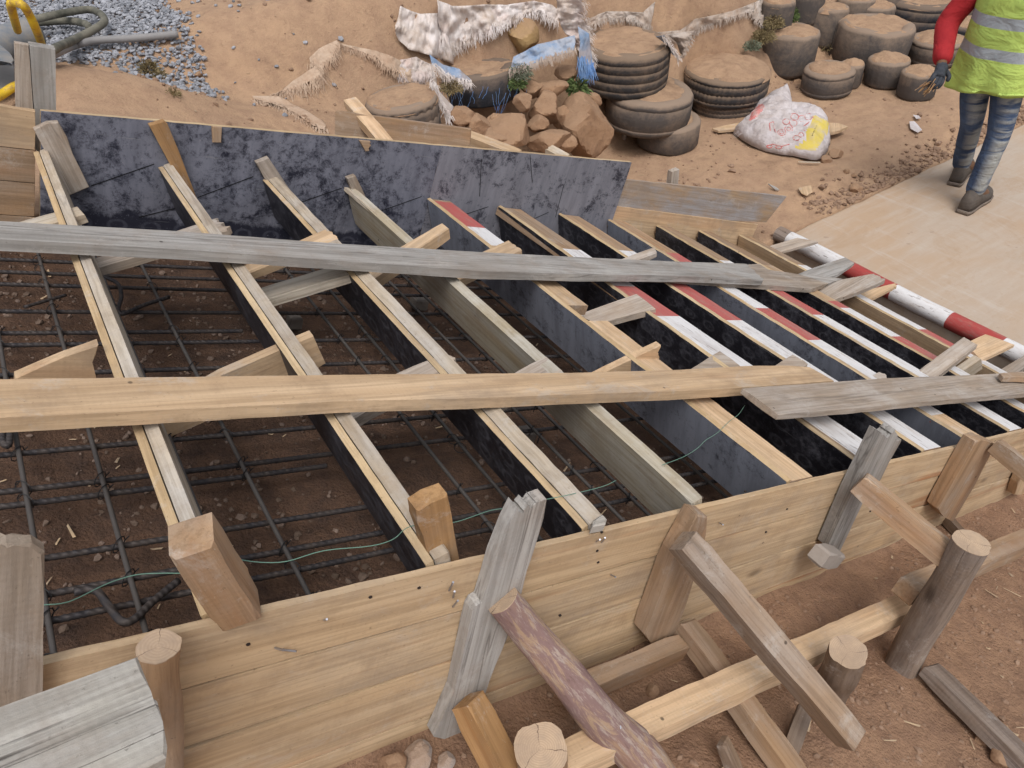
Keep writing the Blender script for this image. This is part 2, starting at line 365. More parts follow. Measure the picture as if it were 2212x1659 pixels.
# ================================================================== SETTING
def sstep(a,b,x):
    t=min(1,max(0,(x-a)/(b-a))); return t*t*(3-2*t)
def fb(x,y,s,o=4): return noise.fractal(Vector((x*s,y*s,3.7)),.9,2.1,o)
Y0,Y1 = .600,2.325                                # outer face of front form, rear face of back form
CARVE=[]
def Hgt(x,y):
    z=Hgt0(x,y)
    if y>2.9:
        for cx,cy,R,zt in CARVE:
            d2=(x-cx)**2+(y-cy)**2
            if d2<(R*1.25)**2:
                k=sstep(R*.95,R*1.25,math.sqrt(d2)); z=min(z,zt+(z-zt)*k)
    return z
def Hgt0(x,y):
    xc=max(x,-1.3)
    if y>=Y1:
        low=max(-2.2,min(-.93,-.90-.466*xc)); upz=-.95+.03*fb(x,y,.5)
        s=sstep(3.62+.16*sstep(2.2,3.4,x),4.12+.33*sstep(2.2,3.4,x)+.75*sstep(4.2,6.0,x),y); z=low+(upz-low)*s
        amp=.020+.05*s*(1-s)*4
        z+=amp*fb(x,y,1.6)+.009*fb(x,y,7,5)+.010*max(0,fb(x+5,y,3.5,3))
        z+=.11*math.exp(-((x-.28)/.42)**2-((y-3.42)/.22)**2)      # hump before the gravel
        z+=.06*math.exp(-((x-1.1)/.35)**2-((y-3.5)/.3)**2)
        if x>2.9 and y<2.5: z=min(z,-2.215+.010*fb(x,y,6))
        return z
    if y>.614:
        if x>2.98: return -2.27
        return -1.0/math.cos(SL)-.466*xc+.014*fb(x,y,2.5)+.009*fb(x,y,11,5)
    if x>3.6: return max(GA+GB*3.6,GA+GB*x)+.015*fb(x,y,2)
    z=GA+GB*xc+.020*fb(x,y,2.6)+.012*fb(x,y,8,5)
    return z
def hit(p,h=0,t0=.6,t1=14):
    d=ray(p); t=t0; st=.02
    while t<t1:
        q=d*t
        if q.z<Hgt(q.x,q.y)+h:
            a,b=t-st,t
            for _ in range(12):
                m_=(a+b)/2; q=d*m_
                if q.z<Hgt(q.x,q.y)+h: b=m_
                else: a=m_
            return d*b
        t+=st
    return d*t1
def hit0(p,h=0,t0=1.5,t1=14):
    d=ray(p); t=t0
    while t<t1:
        q=d*t
        if q.z<Hgt0(q.x,q.y)+h: return q
        t+=.01
    return d*t1
# tyres of the retaining wall: each is seated first so that the bank can be cut away under it
def tgeo(xl,xr,bot,yf,hpx):
    q=onY(bot,yf) if yf else hit0(bot); t=q.length/ray(bot).length; R=(xr-xl)/2/F*(t+.25); H=hpx/F*t/.84
    if not yf: R*=1.14; H*=1.15
    hv=Vector((q.x,q.y,0)).normalized(); return R,H,q+hv*R*.97+Vector((0,0,H/2))
TY=[
 (lambda *a,**k:(a,k))(1258,1452,(1345,222),3.64,82,'dark round tyre with four dusty grooves, top of the leftmost full stack',mound=.02,sd=1,tilt=(.05,.03)),
 (lambda *a,**k:(a,k))(1300,1479,(1395,303),3.50,66,'middle tyre of the leftmost full stack, shifted to the right','tyre_d',2,sd=2,fill=.85,tilt=(.08,.05)),
 (lambda *a,**k:(a,k))(1370,1497,(1440,338),3.46,50,'lowest, half buried tyre of the leftmost full stack','tyre_d',1,sd=3,fill=.8,tilt=(.06,.0)),
 (lambda *a,**k:(a,k))(1468,1652,(1560,240),3.66,52,'upper tyre heaped with flat tan earth, just left of the white bag','tyre',3,sd=4,fill=.985,mound=.05,zig=60,tilt=(.04,.04)),
 (lambda *a,**k:(a,k))(1488,1650,(1565,276),3.66,40,'tyre under the earth-heaped one beside the white bag','tyre_d',4,sd=5,zig=80),
 (lambda *a,**k:(a,k))(1646,1746,(1692,174),None,64,'smooth grey tyre with a bush growing above it','tyre_d',0,sd=6,tilt=(.02,.05),mound=.03),
 (lambda *a,**k:(a,k))(1736,1809,(1772,110),None,58,'grey tyre with scored upper rim behind the smooth one','tyre_d',0,sd=7,tilt=(.0,.08)),
 (lambda *a,**k:(a,k))(1806,1872,(1835,64),None,40,'tyre at the top picture edge between two larger ones','tyre_d',0,sd=8,tilt=(.0,.06)),
 (lambda *a,**k:(a,k))(1812,1946,(1868,160),None,60,'large bald dusty tyre in the middle of the right-hand wall','tyre_d',0,sd=9,tilt=(.05,.06),mound=.02),
 (lambda *a,**k:(a,k))(1736,1828,(1778,218),None,38,'small dusty tyre low down, right of the white bag','tyre_d',2,sd=10,fill=.85),
 (lambda *a,**k:(a,k))(1872,1946,(1905,196),None,40,'half buried tyre beneath the large bald one','tyre_d',1,sd=11),
 (lambda *a,**k:(a,k))(1906,2030,(1965,88),None,48,'large dark grooved tyre at the top right beside the red sleeve','tyre_b',3,sd=12,tilt=(.03,.08),mound=.01),
 (lambda *a,**k:(a,k))(1960,2056,(2010,150),None,36,'flat grey tyre below the dark grooved one, behind the glove','tyre_d',2,sd=13),
 (lambda *a,**k:(a,k))(1700,1768,(1730,60),None,60,'farthest tyre top behind the green bush','tyre_d',0,sd=14),
 (lambda *a,**k:(a,k))(962,1124,(1043,242),3.62,58,'black smooth tyre hung with blue threads above the rocks','tyre_b',0,sd=15,fill=.97,mound=.0,tilt=(-.04,.04)),
 (lambda *a,**k:(a,k))(800,952,(885,318),3.30,70,'brown zigzag-treaded tyre sunk in earth behind the bracing','tyre_d',3,sd=16,zig=24,fill=.985,mound=.02),
 (lambda *a,**k:(a,k))(2040,2110,(2060,60),None,50,'dark tyre behind the red sleeve','tyre_d',2,sd=17),
 (lambda *a,**k:(a,k))(1790,1860,(1824,142),None,60,'grey tyre wedged between the scored one and the bald one','tyre_d',0,sd=18,tilt=(.0,.1)),
 (lambda *a,**k:(a,k))(1945,2010,(1972,222),None,40,'small tyre sunk in earth left of the glove','tyre_d',1,sd=19),
 (lambda *a,**k:(a,k))(1640,1700,(1668,96),None,60,'grey tyre half hidden under the dry weeds','tyre_d',0,sd=20,tilt=(.05,0)),
 (lambda *a,**k:(a,k))(1870,1930,(1898,52),None,50,'farther tyre between the top edge one and the grooved one','tyre_d',2,sd=21),
 (lambda *a,**k:(a,k))(1838,1910,(1872,84),None,44,'smooth tyre directly above the large bald one','tyre_d',0,sd=22,tilt=(.04,.06)),
 (lambda *a,**k:(a,k))(2040,2120,(2075,128),None,46,'dark tyre behind the worker between sleeve and vest','tyre_b',2,sd=23),
 (lambda *a,**k:(a,k))(1985,2060,(2020,44),None,44,'smooth tyre at the top edge right of the dark grooved one','tyre_d',0,sd=24),
 (lambda *a,**k:(a,k))(1805,1850,(1828,196),None,36,'small smooth tyre behind the reddish rock','tyre_d',0,sd=25),
]
for a_,k_ in TY:
    R,H,c=tgeo(*a_[:5]); hv_=Vector((c.x,c.y,0)).normalized(); CARVE.append((c.x-hv_.x*.34*R,c.y-hv_.y*.34*R,R*.90,c.z+(.05*H if a_[3] is None else -.1*H)))
def axis(a,b,st,near0,near1,fine):
    out=[]; v=near0
    while v<near1: out.append(v); v+=fine
    s=st; v=near1
    while v<b: out.append(v); v+=s; s*=1.25
    out.append(b); s=st; v=near0-st
    while v>a: out.insert(0,v); v-=s; s*=1.25
    out.insert(0,a); return out
xs=axis(-60,120,.08,-.9,6.2,.03); ys=axis(-60,120,.08,-.5,5.6,.03)
ys=sorted([q for q in ys if min(abs(q-k) for k in (.614,2.325))>.012]+[.611,.617,2.322,2.328])
nx,ny=len(xs),len(ys)
V=[(x,y,Hgt(x,y)) for y in ys for x in xs]
Fc=[(j*nx+i,j*nx+i+1,(j+1)*nx+i+1,(j+1)*nx+i) for j in range(ny-1) for i in range(nx-1)]
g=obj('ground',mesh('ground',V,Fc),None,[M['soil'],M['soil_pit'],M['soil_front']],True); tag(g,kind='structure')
mi=[]
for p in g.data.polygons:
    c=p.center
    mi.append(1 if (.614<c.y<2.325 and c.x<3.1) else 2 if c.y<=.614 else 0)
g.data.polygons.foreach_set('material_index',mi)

# concrete landing slab at the foot of the stair
s=NB('landing_concrete'); v=s.obj((1,1,1),False); n1=s.noise(v,1.1,6,.6,.4); n2=s.noise(s.obj((1.5,9,1),False),2.2,6,.65); n3=s.noise(v,40,6,.7)
col=s.mix(s.ramp(n1,[(.38,0.0),(.62,1.0)]),(.405,.335,.275),(.41,.295,.205)); col=s.mix(s.math('MULTIPLY',s.ramp(n2,[(.45,0.0),(.65,1.0)]),.45),col,(.45,.385,.33))
col=s.mix(s.math('MULTIPLY',s.ramp(n3,[(.5,0.0),(.75,1.0)]),.25),col,(.34,.26,.19)); sp=s.noise(v,17,3,.5); col=s.mix(s.ramp(sp,[(.70,0.0),(.74,.5)]),col,(.25,.18,.14))
dp=s.noise(v,2.6,9,.8,.6); col=s.mix(s.ramp(dp,[(.52,0.0),(.62,.55)]),col,(.36,.25,.165)); st_=s.noise(s.obj((8,1.2,1),False),1.3,6,.7,.5); col=s.mix(s.ramp(st_,[(.56,0.0),(.66,.4)]),col,(.47,.42,.38)); M['slab']=s.done(col,.85,s.bump(s.math('ADD',n3,dp),.3,.005))
bm=bmesh.new(); N_=140
def slab_edge(x): return 2.30+.012*noise.noise(Vector((x*5,0,0)))+.006*noise.noise(Vector((x*22,3,0)))
tv=[];
for i in range(N_+1):
    x=3.02+(16-3.02)*(i/N_)**1.7; e=slab_edge(x)
    tv.append([bm.verts.new(q) for q in ((x,e,-3.4),(x,e,-2.204),(x,e-.012,-2.197),(x,-4,-2.197),(x,-4,-3.4))])
for a,b in zip(tv,tv[1:]):
    for k in range(4): bm.faces.new((a[k],a[k+1],b[k+1],b[k]))
bm.faces.new(tv[0]); bm.faces.new(tv[-1][::-1]); bmesh.ops.recalc_face_normals(bm,faces=bm.faces)
me=bpy.data.meshes.new('landing'); bm.to_mesh(me); bm.free(); tag(obj('landing',me,None,M['slab']),kind='structure')

# ---- loose stones: one mesh each, nobody could count them
ico=bmesh.new(); bmesh.ops.create_icosphere(ico,subdivisions=1,radius=1); IV=np.array([v.co[:] for v in ico.verts]); IF=np.array([[v.index for v in f.verts] for f in ico.faces]); ico.free()
def stones(name,plist,mat,kind='stuff',flat=.75,seed=1):
    rng=np.random.default_rng(seed); V=[];Fs=[]
    for i,(x,y,z,r) in enumerate(plist):
        v=IV*(1+rng.uniform(-.28,.28,(len(IV),1)))*r*rng.uniform(.7,1.3,3)
        q=rng.normal(size=4); q/=np.linalg.norm(q); a,b,c,d=q
        R=np.array([[1-2*(c*c+d*d),2*(b*c-a*d),2*(b*d+a*c)],[2*(b*c+a*d),1-2*(b*b+d*d),2*(c*d-a*b)],[2*(b*d-a*c),2*(c*d+a*b),1-2*(b*b+c*c)]])
        v=v@R.T; v[:,2]*=flat; V.append(v+np.array([x,y,z])); Fs.append(IF+i*len(IV))
    V=np.concatenate(V);Fs=np.concatenate(Fs); me=bpy.data.meshes.new(name)
    me.vertices.add(len(V)); me.vertices.foreach_set('co',V.ravel()); me.loops.add(Fs.size); me.loops.foreach_set('vertex_index',Fs.ravel())
    me.polygons.add(len(Fs)); me.polygons.foreach_set('loop_start',np.arange(0,Fs.size,3)); me.polygons.foreach_set('loop_total',np.full(len(Fs),3)); me.update()
    me.shade_flat(); o=obj(name,me,None,mat); return tag(o,kind=kind)
def stone_mat(name,a,b,c,rnd_scale=30):
    s=NB(name); g_=s.n('NewGeometry'); v=s.obj((1,1,1),False)
    col=s.mix(g_.outputs['Random Per Island'],a,b); n=s.noise(v,rnd_scale*2,5,.7); col=s.mix(s.ramp(n,[(.45,0.0),(.7,.6)]),col,c)
    return s.done(col,.85,s.bump(n,.4,.004))
M['gravel']=stone_mat('gravel_blue_grey',(.17,.18,.205),(.36,.37,.41),(.30,.29,.295))
M['pebble_pit']=stone_mat('pebbles_pit',(.11,.075,.055),(.22,.16,.13),(.14,.10,.075))
M['pebble']=stone_mat('pebbles_earth',(.22,.14,.095),(.30,.20,.14),(.20,.125,.085))
rnd=random.Random(3)
P=[]
for _ in range(52000):
    x=rnd.uniform(-1.9,1.0); y=rnd.uniform(3.6,6.6)
    edge=.66+.12*noise.noise(Vector((y*1.5,2,0)))-.10*sstep(4.3,6,y); near=3.86-.22*sstep(.30,.5,x)+.05*noise.noise(Vector((x*4,9,0)))
    if x>edge+abs(rnd.gauss(0,.03)) or y<near-abs(rnd.gauss(0,.02)): continue
    P.append((x,y,Hgt(x,y)+rnd.uniform(-.004,.016)+.10*sstep(4.0,6.0,y),rnd.uniform(.0065,.0125)))
for _ in range(60): # strays on the earth
    x=rnd.gauss(.75,.3); y=rnd.uniform(3.4,4.6); P.append((x,y,Hgt(x,y)+.004,rnd.uniform(.006,.014)))
tag(stones('gravel_heap',P,M['gravel'],seed=5),'blue-grey crushed gravel spread behind the hose on the bank','gravel')
P=[]
for _ in range(9000):
    x=rnd.uniform(-.8,2.6); y=rnd.uniform(.63,2.28)
    if fb(x,y,2.0)<rnd.uniform(-.5,.6): continue
    r=abs(rnd.gauss(0,.0034))+.0013; P.append((x,y,Hgt(x,y)+r*.2,min(r,.014)))
tag(stones('pit_rubble',P,M['pebble_pit'],seed=6),'small stones and clods on the dark earth under the reinforcing mesh','rubble')
P=[]
for _ in range(6500):
    x=rnd.uniform(-.2,2.9); y=rnd.uniform(-.5,.585)
    if fb(x+9,y,2.4)<rnd.uniform(-.5,.7): continue
    r=abs(rnd.gauss(0,.003))+.0015; P.append((x,y,Hgt(x,y)+r*.1,min(r,.012)))
for _ in range(3200):
    x=rnd.uniform(.3,6.5); y=rnd.uniform(2.36,4.0)
    if fb(x+4,y,1.7)<rnd.uniform(-.2,.9): continue
    r=abs(rnd.gauss(0,.006))+.002; P.append((x,y,Hgt(x,y)+r*.3,min(r,.022)))
for _ in range(1500): # on the upper bank
    x=rnd.uniform(.2,3.4); y=rnd.uniform(3.0,5.2)
    if fb(x-3,y,1.5)<rnd.uniform(-.1,.8): continue
    r=abs(rnd.gauss(0,.006))+.002; P.append((x,y,Hgt(x,y)+r*.2,min(r,.02)))
for _ in range(900): # crumbs along the slab edge
    x=rnd.uniform(3.4,5.6); y=2.33+abs(rnd.gauss(0,.09)); r=abs(rnd.gauss(0,.007))+.003; P.append((x,y,Hgt(x,y)+r*.3,min(r,.025)))
def chips(name,reg,n,seed,label,mat):
    rg=random.Random(seed); V=[];Fc=[]
    for _ in range(n):
        x=rg.uniform(*reg[0]); y=rg.uniform(*reg[1]); 
        if fb(x+seed,y,1.9)<rg.uniform(-.4,.7): continue
        a=rg.uniform(0,3.14); l=rg.uniform(.004,.028)*rg.random()+.003; w_=rg.uniform(.001,.0035); z=Hgt(x,y)+rg.uniform(.002,.007); d=Vector((math.cos(a),math.sin(a),rg.uniform(-.2,.2)))*l; e=Vector((-math.sin(a),math.cos(a),rg.uniform(-.3,.3)))*w_; c=Vector((x,y,z)); k=len(V)
        V+=[c-d-e,c+d-e*.6,c+d*.9+e*.7,c-d*.8+e,c+Vector((0,0,.0016))]; Fc+=[(k,k+1,k+4),(k+1,k+2,k+4),(k+2,k+3,k+4),(k+3,k,k+4)]
    o=obj(name,mesh(name,V,Fc),None,mat); tag(o,label,'wood chips',kind='stuff')
M['chip']=stone_mat('chip_wood',(.48,.35,.22),(.34,.25,.17),(.40,.33,.26))
chips('wood_chips',((-.6,2.9),(-.5,.585)),500,11,'wood splinters and sawdust scattered on the ground before the plank wall',M['chip'])
chips('wood_chips',((-.8,2.8),(.63,2.28)),350,12,'wood splinters fallen on the dark pit floor',M['chip'])
chips('wood_chips',((.3,5.5),(2.34,4.4)),700,13,'straw bits and splinters on the dry ground behind the form',M['chip'])
tag(stones('loose_crumbs',P,M['pebble'],seed=7),'loose crumbs of brown earth scattered over the dry ground','rubble')

# ================================================================== STAIR FORMWORK
YF=.608                                             # outer face of the front form
# ---- front form: five pine planks on edge
def face(v,pts,mp=None): return [stair(u,v,w_) for u,w_ in pts]
ff=empty('plank_form_wall',stair(1.0,YF,-1.0),'long low wall of stacked pine planks closing the near side of the stair','formwork wall')
seams=[-.720,-.826,-.945,-1.078,-1.21]
for i in range(4):
    dz=.0027
    pts=[stair(u,YF+(.0012 if i%2 else 0),w_) for u,w_ in ((-.9,seams[i]-dz),(4.3,seams[i]-dz-(0 if i else 0)),(4.3,seams[i+1]+dz),(-.9,seams[i+1]+dz))]
    k=[stair(u,YF+(.0012 if i%2 else 0),seams[i]-dz+.0015*noise.noise(Vector((u*2,i,0)))) for u in np.linspace(-.9,4.3,30)]
    b=[stair(u,YF+(.0012 if i%2 else 0),seams[i+1]+dz+.0015*noise.noise(Vector((u*2,i+1,0)))) for u in np.linspace(4.3,-.9,30)]
    prism('plank',k+b,Vector((0,.0115,0)),M['pine'],long=XS,parent=ff,bev=.0022,seed=i)

def ypoly(px,y): return [onY(p,y) for p in px]
def wpoly(px,wv): return [onW(p,wv) for p in px]
def zpoly(px,z): return [onZ(p,z) for p in px]
YB=2.296
# ---- back form: two sheets of film-faced ply, brown planks at its upper end, patchy sheet lower down
sh=prism('plywood_sheet',[stair(.245,YB,-.611),stair(1.445,YB,-.5275),stair(1.445,YB,-1.06),stair(.245,YB,-1.06)],Vector((0,.018,0)),[M['film_big'],M['ply']],long=XS,
   matfn=lambda c,n: 0 if n.z>.7 else 1)
tag(sh,'mottled blue-black film-faced plywood sheet forming the left part of the back wall','plywood','plywood sheets of the back wall')
sh2=prism('plywood_sheet',[stair(1.4453,YB+.0004,-.5272),stair(2.372,YB,-.464),stair(2.385,YB,-.78),stair(2.385,YB,-1.06),stair(1.4453,YB+.0004,-1.06)],Vector((0,.018,0)),[M['film_grey'],M['ply']],long=XS,
   matfn=lambda c,n: 0 if n.z>.7 else 1)
tag(sh2,'plywood sheet with grey cement haze and a free slanting right end','plywood','plywood sheets of the back wall')
s=NB('pencil_line'); M['pencil']=s.done((.012,.012,.014),.7)
for host,segs in ((sh,[((197,402),(333,355)),((427,427),(547,382)),((634,443),(738,407)),((818,458),(911,425)),((300,470),(420,440))]),(sh2,[((1001,465),(1055,447)),((1145,477),(1185,459)),((1040,345),(1036,425)),((1145,335),(1150,395)),((1218,400),(1200,470))])):
    mw=host.matrix_basis.inverted()
    for a,b in segs:
        A=onY(a,YB-.0012);B=onY(b,YB-.0012); d=(B-A).normalized(); nn=Vector((d.z,0,-d.x))*.0013
        obj('pencil_line',mesh('pencil_line',[mw@q for q in (A-nn,B-nn,B+nn,A+nn)],[(0,1,2,3)]),host,M['pencil'])
pp=empty('plank_panel',stair(0,YB,-.8),'brown plank panel at the top left corner of the back wall','formwork wall')
ws=[-.612,-.715,-.805,-.90,-1.0,-1.08]
for i in range(5):
    prism('plank',[stair(-1.0,YB-.006,ws[i]-.001),stair(.232,YB-.006,ws[i]-.001),stair(.232,YB-.006,ws[i+1]+.001),stair(-1.0,YB-.006,ws[i+1]+.001)],Vector((0,.022,0)),M['pine2'] if i else M['tan'],long=XS,parent=pp,seed=i+9)
lp=prism('plywood_sheet',ypoly([(1345,388),(1700,425),(1655,481),(1325,462)],YB+.012),Vector((0,.015,0)),[M['ply_patchy']],long=XS)
tag(lp,'low plywood strip with patches of grey cement beyond the black sheet','plywood','plywood sheets of the back wall')
lq=prism('form_board',[stair(2.36,YB+.002,-.66),stair(3.42,YB+.002,-.655),stair(3.42,YB+.002,-1.06),stair(2.36,YB+.002,-1.06)],Vector((0,.02,0)),M['tan'],long=XS)
tag(lq,'plain brown board under the grey-patched strip, behind the lowest risers','board')

# ---- risers
UT=[.2275,.531,.832,1.116,1.430,1.748,2.062,2.345,2.654,2.956,3.290]
DV=-Vector((0,0,1))                                  # plumb
riser_lbl=[
 'uppermost riser board, bare doubled plank at the far left',
 'second riser from the left, black ply backed by a pale batten',
 'third riser from the left, black ply with rough light batten',
 'bare yellowish plank riser without black ply, fourth from the left',
 'riser with blue-grey worn face and a red and white tip at the back wall',
 'riser with bare brown back end crossed by the flat nailed grey cleat',
 'riser starting bare at the black sheet with white middle between red marks',
 'riser at the lower end of the grey-hazed sheet, peeling red at the front',
 'riser with red then white cap behind the splintered grey stake',
 'last black-faced riser, white then red cap, one before the plain brown one',
 'lowest riser, plain brown face with white and red cap beside the round pole']
hgt=[.15,.145,.13,.135,.17,.17,.17,.17,.17,.17,.17]
def vof(p): return onW(p,-.72).y
P_=lambda *a:[(vof(p),c) for p,c in a]
caps={5:P_(((925,432),'red'),((1018,490),'white'),((1085,532),'tan')),
 6:P_(((1190,535),'white'),((1290,597),'white'),((1325,617),'red'),((1418,683),'white'),((1640,850),'white')),
 7:P_(((1330,540),'white'),((1400,590),'red'),((1572,692),'white')),
 8:P_(((1430,545),'red'),((1500,585),'white'),((1610,665),'red'),((1740,735),'white'),((2000,900),'tan')),
 9:P_(((1530,560),'white'),((1640,615),'red'),((1755,680),'white')),
 10:P_(((1620,570),'tan'),((1785,650),'red'),((1815,665),'white'),((1925,727),'red'),((2010,780),'white')),
 11:P_(((1700,570),'white'),((1978,712),'red'),((2080,765),'white'))}
risers_=[]
for i,u in enumerate(UT,1):
    o=empty('riser_board',stair(u,1.45,-.72),riser_lbl[i-1],'riser form','riser boards set across the stair formwork')
    risers_.append(o)
    y0,y1=.622,YB-.004; H=hgt[i-1]; th=.013; Hd=DV*H
    ub=u-.0 if i!=6 else u-.012; uf=u if i!=6 else u+.012
    if i==4:
        pts=[stair(u,y0,-.72),stair(u,y1-.01,-.72),stair(u,y1-.01,-.72)+Hd*.95,stair(u,y0,-.72)+Hd]
        s=NB('plank_yellowed') if 'yel' not in M else None
        if s: M['yel']=wood('plank_yellowed',(.47,.42,.33),(.36,.29,.19),grey=(.52,.52,.50),grey_amt=.5,stain=(.34,.22,.09),stain_amt=.35)
        prism('face_board',pts,Vector((.028,0,0)),M['yel'],long=Vector((0,1,0)),parent=o,bev=.004)
        prism('split_strip',wpoly([(742,403),(752,400),(866,498),(860,502)],-.716),XN*-.012,M['pale'],parent=o,jag=(1,),bev=.001)
        continue
    face_m=M['pale'] if i==1 else M['tan'] if i==11 else M['film_worn'] if i in (5,8) else M['film_black']
    pts=[stair(uf,y0,-.72),stair(ub,y1-.003*i%.01,-.72),stair(ub,y1-.003*i%.01,-.72)+Hd,stair(uf,y0,-.72)+Hd]
    a=Vector((1,0,0))*th/math.cos(0)
    prism('face_board',pts,a,[face_m,M['ply']],long=Vector((0,1,0)),parent=o,bev=.0012,matfn=lambda c,n: 0 if abs(n.z)>.8 else 1,jit=.0012)
    if i<=3:
        w0={1:.019,2:.024,3:.030}[i]
        off=Vector((1,0,0))*(th+.002)
        hh={1:.10,2:.06,3:.06}[i]
        pts=[stair(u,y0,-.72)+off,stair(u,y1,-.72)+off,stair(u,y1,-.72)+off+DV*hh,stair(u,y0,-.72)+off+DV*hh]
        prism('batten',pts,Vector((w0,0,0)),M['bleach'],long=Vector((0,1,0)),parent=o,bev=.003,jit=.0016)
    else:
        # flat cap board behind the ply, painted in lengths
        wd=.118 if i==6 else .104 if i>6 else .09; y=y1; cuts=[(y1+.01,'pine2')]+caps.get(i,[]); 
        q0=stair(0,0,0); segs=[]
        gap=(onW((1248,660)).y,onW((1283,693)).y) if i==5 else None
        pieces=[(y1,y0)] if not gap else [(y1,gap[0]),(gap[1],y0)]
        for (ya,yb) in pieces:
            # one board with painted bands: grid of quads along its length
            cy=[c for c,_ in cuts if yb<c<ya]; st=sorted(set([ya,yb]+cy+[ya+(yb-ya)*k/22 for k in range(1,22)]),reverse=True)
            bm=bmesh.new(); names=['pine2','red','white','tan']; prev=None
            for yy in st:
                uu=(ub+(uf-ub)*(y1-yy)/(y1-y0))+th*1.06
                j=lambda k: .0012*noise.noise(Vector((yy*20,k,i)))
                ring=[bm.verts.new(stair(uu+a_,yy,w_)) for a_,w_ in ((.001,-.7205+j(1)),(wd+j(2),-.7205+j(3)),(wd+j(2),-.752),(.001,-.752))]
                if prev:
                    cm='pine2'
                    for c,n_ in cuts:
                        if yy+1e-5<c+1e-6 and (yprev+yy)/2<c: cm=n_
                    for k in range(4):
                        f=bm.faces.new((prev[k],prev[(k+1)%4],ring[(k+1)%4],ring[k])); f.material_index=names.index(cm) if k==0 or k==1 else 0
                else: bm.faces.new(ring)
                prev=ring; yprev=yy
            bm.faces.new(prev[::-1]); bmesh.ops.recalc_face_normals(bm,faces=bm.faces)
            bmesh.ops.bevel(bm,geom=[e for e in bm.edges if abs((e.verts[0].co-e.verts[1].co).normalized().y)>.9 and e.calc_face_angle(0)>1],offset=.002,segments=1,affect='EDGES')
            fr=frame(stair(u,1.4,-.72),Vector((0,1,0)),XN); bmesh.ops.transform(bm,matrix=fr.inverted(),verts=bm.verts)
            me=bpy.data.meshes.new('cap_board'); bm.to_mesh(me); bm.free()
            c_=obj('cap_board',me,None,[M[k] for k in names]); put(c_,fr,o)
# peeled ply with bare red beneath, at the foot of the eighth riser
o8=risers_[7]
o_=prism('peeled_patch',[onW(p,-.72)+Vector((-.0035,0,-z_)) for p,z_ in (((2012,905),.006),((2066,937),.006),((2066,937),.05),((2040,921),.075),((2020,910),.05))],Vector((.003,0,0)),M['redpole'],bev=0,parent=o8,jag=(2,3,4),jagamp=.004)
# ---- long planks lying on top of the risers
def flat(name,px,wv,th,mat,label,cat,group=None,**k):
    return tag(prism(name,wpoly(px,wv),XN*-th,mat,**k),label,cat,group)
GP='long planks laid across the riser boards'
flat('walk_plank',[(-60,472),(0,478),(387,500),(734,527),(1038,545),(1250,556),(1475,566),(1612,570),(1649,605),(1475,596),(1250,593),(1038,586),(738,564),(420,541),(0,517),(-60,512)],-.672,.024,M['grey'],'long weathered grey plank lying across the risers nearest the back wall','plank',GP,jag=(7,),jagamp=.01,bev=.002,long=XS)
flat('walk_plank',[(1283,578),(1610,590),(1610,572),(1640,570),(1660,583),(1722,592),(1790,612),(1755,624),(1600,612),(1450,601),(1285,592)],-.698,.020,M['greybrown'],'thin grey-brown plank end showing beneath the long grey plank','plank',GP,bev=.002,long=XS)
flat('walk_plank',[(-60,823),(0,820),(738,810),(1231,806),(1475,799),(1609,791),(1700,790),(1749,793),(1802,823),(1700,831),(1602,838),(1475,845),(1231,853),(980,862),(738,867),(300,889),(0,903),(-60,906)],-.672,.024,M['tan'],'long fresh tan plank lying across the middle of the risers','plank',GP,bev=.002,long=XS)
flat('walk_plank',[(1604,839),(1809,825),(1900,818),(2109,810),(2290,800),(2290,842),(2212,851),(2000,868),(1850,882),(1682,896)],-.655,.016,M['greybrown'],'wide grey-brown plank overlapping the right end of the tan plank','plank',GP,bev=.002,long=XS)
flat('walk_plank',[(2160,806),(2230,802),(2290,806),(2290,822),(2200,816),(2168,816)],-.63,.018,M['pine2'],'short plank end on the wide grey-brown plank at the right edge','plank',GP,bev=.002)

# ---- spacer cleats nailed level between the risers
GC='short spacer boards nailed between the risers'
def cleatZ(px,anchor,th,mat,label,jag=(),wv=-.72,lift=.0,**k):
    z=onW(anchor,wv).z+lift
    return tag(prism('spacer_cleat',zpoly(px,z),Vector((0,0,-th)),mat,jag=jag,**k),label,'cleat',GC)
def cleatY(px,anchor,th,mat,label,jag=(),wv=-.72,**k):
    y=onW(anchor,wv).y
    return tag(prism('spacer_cleat',ypoly(px,y),Vector((0,th,0)),mat,jag=jag,**k),label,'cleat',GC)
cleatZ([(20,486),(167,446),(182,463),(60,500)],(150,470),.022,M['pale'],'pale split block over the uppermost riser behind the long grey plank')
cleatZ([(195,562),(467,471),(492,498),(203,582)],(440,505),.022,M['greybrown'],'spacer running under the grey plank to a splintered end on the second riser',jag=(1,),jagamp=.014)
cleatZ([(507,583),(704,495),(730,516),(540,590)],(690,525),.022,M['tan'],'spacer with a knobby end just above the grey plank at the third riser',jag=(1,),jagamp=.006)
cleatZ([(533,632),(768,560),(785,585),(553,655)],(765,603),.024,M['pale'],'broad pale flat spacer below the grey plank between second and third riser')
cleatZ([(771,590),(955,482),(970,494),(795,612)],(876,530),.036,M['tan'],'thick tan spacer standing up above the grey plank beside the fourth riser')
cleatZ([(951,586),(1099,519),(1127,540),(985,608)],(1075,553),.028,M['tan'],'tan block above the grey plank beside the red and white riser tip',jag=(1,),jagamp=.005)
cleatZ([(1310,572),(1414,534),(1419,546),(1330,584)],(1340,570),.02,M['greybrown'],'small pointed cleat tip above the grey plank near the white-capped risers')
cleatZ([(1248,680),(1375,635),(1417,667),(1288,700)],(1405,682),.022,M['greybrown'],'flat grey cleat nailed across two risers with a ringed knot in it')
